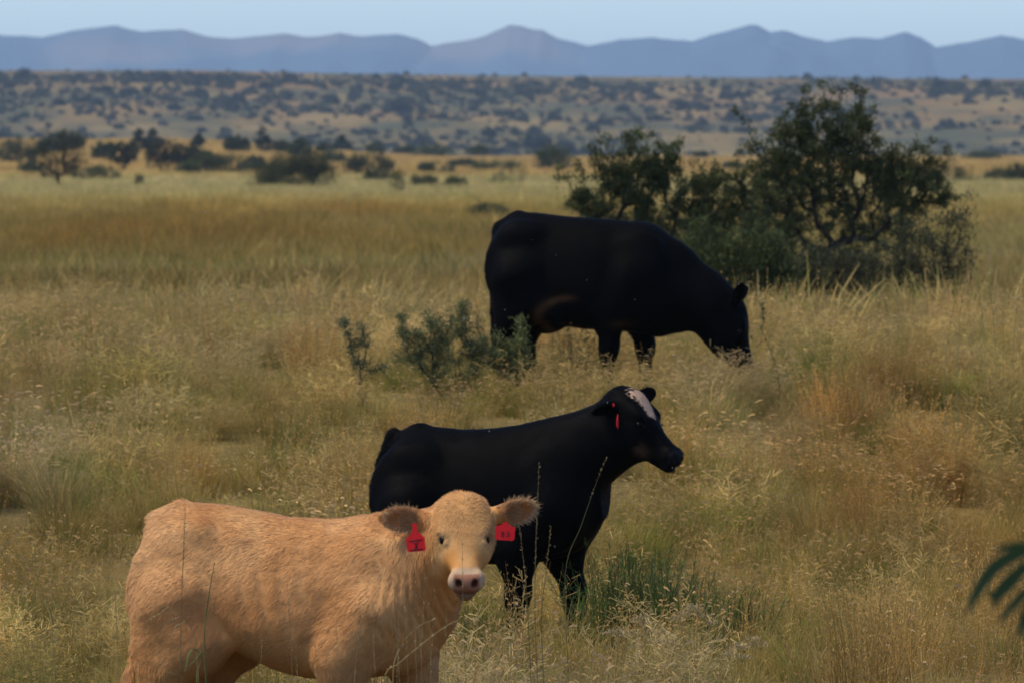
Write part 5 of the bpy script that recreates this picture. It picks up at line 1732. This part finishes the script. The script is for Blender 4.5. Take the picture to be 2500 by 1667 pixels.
def near_branch():
    d = 9.2
    gx = (2600 - CX) / F_PX * d
    z0 = float(gz(gx, d))
    root = thing('leafy_plant', 'blurred green plant with long drooping leaves entering at the lower right edge', 'plant', (gx, d, z0))
    g = np.array([gx, d, z0])
    S = smooth_path([np.array([.02, 0, -.05]), np.array([.03, .0, .8]), at(2570, 1420, d) - g, at(2540, 1330, d) - g], 6)
    v, q = path_tube(S, .006, .003, 6)
    link('stem', mesh_from('stem', v, q, np.tile((.07, .085, .03), (len(v), 1)), smooth=True), M_STALK, root)
    K = d / 11.2
    LV = [([(2540, 1335), (2480, 1352), (2425, 1388), (2385, 1445), (2358, 1500)], .0105), ([(2545, 1360), (2500, 1385), (2462, 1420), (2430, 1450), (2405, 1448)], .010), ([(2500, 1385), (2470, 1420), (2440, 1450), (2424, 1486)], .009),
          ([(2560, 1400), (2510, 1440), (2470, 1480), (2438, 1520)], .0075), ([(2560, 1410), (2520, 1470), (2498, 1520), (2488, 1562)], .008), ([(2545, 1330), (2500, 1330), (2450, 1335), (2425, 1345)], .005)]
    for i, (p, w) in enumerate(LV):
        L = smooth_path([at(x, y, d + (i % 3) * .03 - .02) - g for x, y in p], 6); n = len(L)
        t = np.linspace(0, 1, n)
        ww = (w * 1.2 * K * np.sin(np.pi * np.clip(t * .9 + .1, 0, 1)) ** .7 + .0008)[:, None]
        tan = np.gradient(L, axis=0); tan /= np.linalg.norm(tan, axis=1, keepdims=True)
        sd = np.cross(tan, np.array([0, 1.0, .25])); sd /= np.linalg.norm(sd, axis=1, keepdims=True) + 1e-9
        keel = np.array([0, .3, -.1]) * ww
        V = np.stack([L - sd * ww, L + keel, L + sd * ww], 1).reshape(-1, 3)
        k = np.arange(n - 1)[:, None] * 3
        Q = np.concatenate([k + np.array([[0, 1, 4, 3]]), k + np.array([[1, 2, 5, 4]])])
        link('leaf', mesh_from('leaf', V, Q, np.tile(np.array((.038, .068, .025)) * (1 + .1 * (i % 2)), (len(V), 1)), smooth=True), M_LEAF, root)


near_branch()


# a few raindrops in the air
def raindrops():
    r = np.random.default_rng(9)
    n = 150
    y = r.uniform(19, 40, n); x = r.uniform(-.09, .09, n) * y
    top = CAMZ + .02 * y; z = r.uniform(.6, 1, n) * (top - gz(x, y)) * r.random(n) ** .5 + gz(x, y)
    P = np.stack([x, y, z], 1); w = r.uniform(.0006, .0011, n); h = w * r.uniform(2.2, 4.2, n)
    o = np.array([(1, 0, 0), (0, 1, 0), (-1, 0, 0), (0, -1, 0), (0, 0, 1.3), (0, 0, -1)])
    V = P[:, None] + o[None] * np.stack([w, w, h], 1)[:, None]
    q = np.array([(0, 1, 4), (1, 2, 4), (2, 3, 4), (3, 0, 4), (1, 0, 5), (2, 1, 5), (3, 2, 5), (0, 3, 5)])
    F_ = (np.arange(n)[:, None, None] * 6 + q[None]).reshape(-1, 3)
    link('raindrops', mesh_from('raindrops', V.reshape(-1, 3), F_, smooth=True), mat_plain('sky_white_drop', (.75, .78, .80), .15, .6), kind='stuff')  # opaque white paints the bright sky that clear drops would show


raindrops()
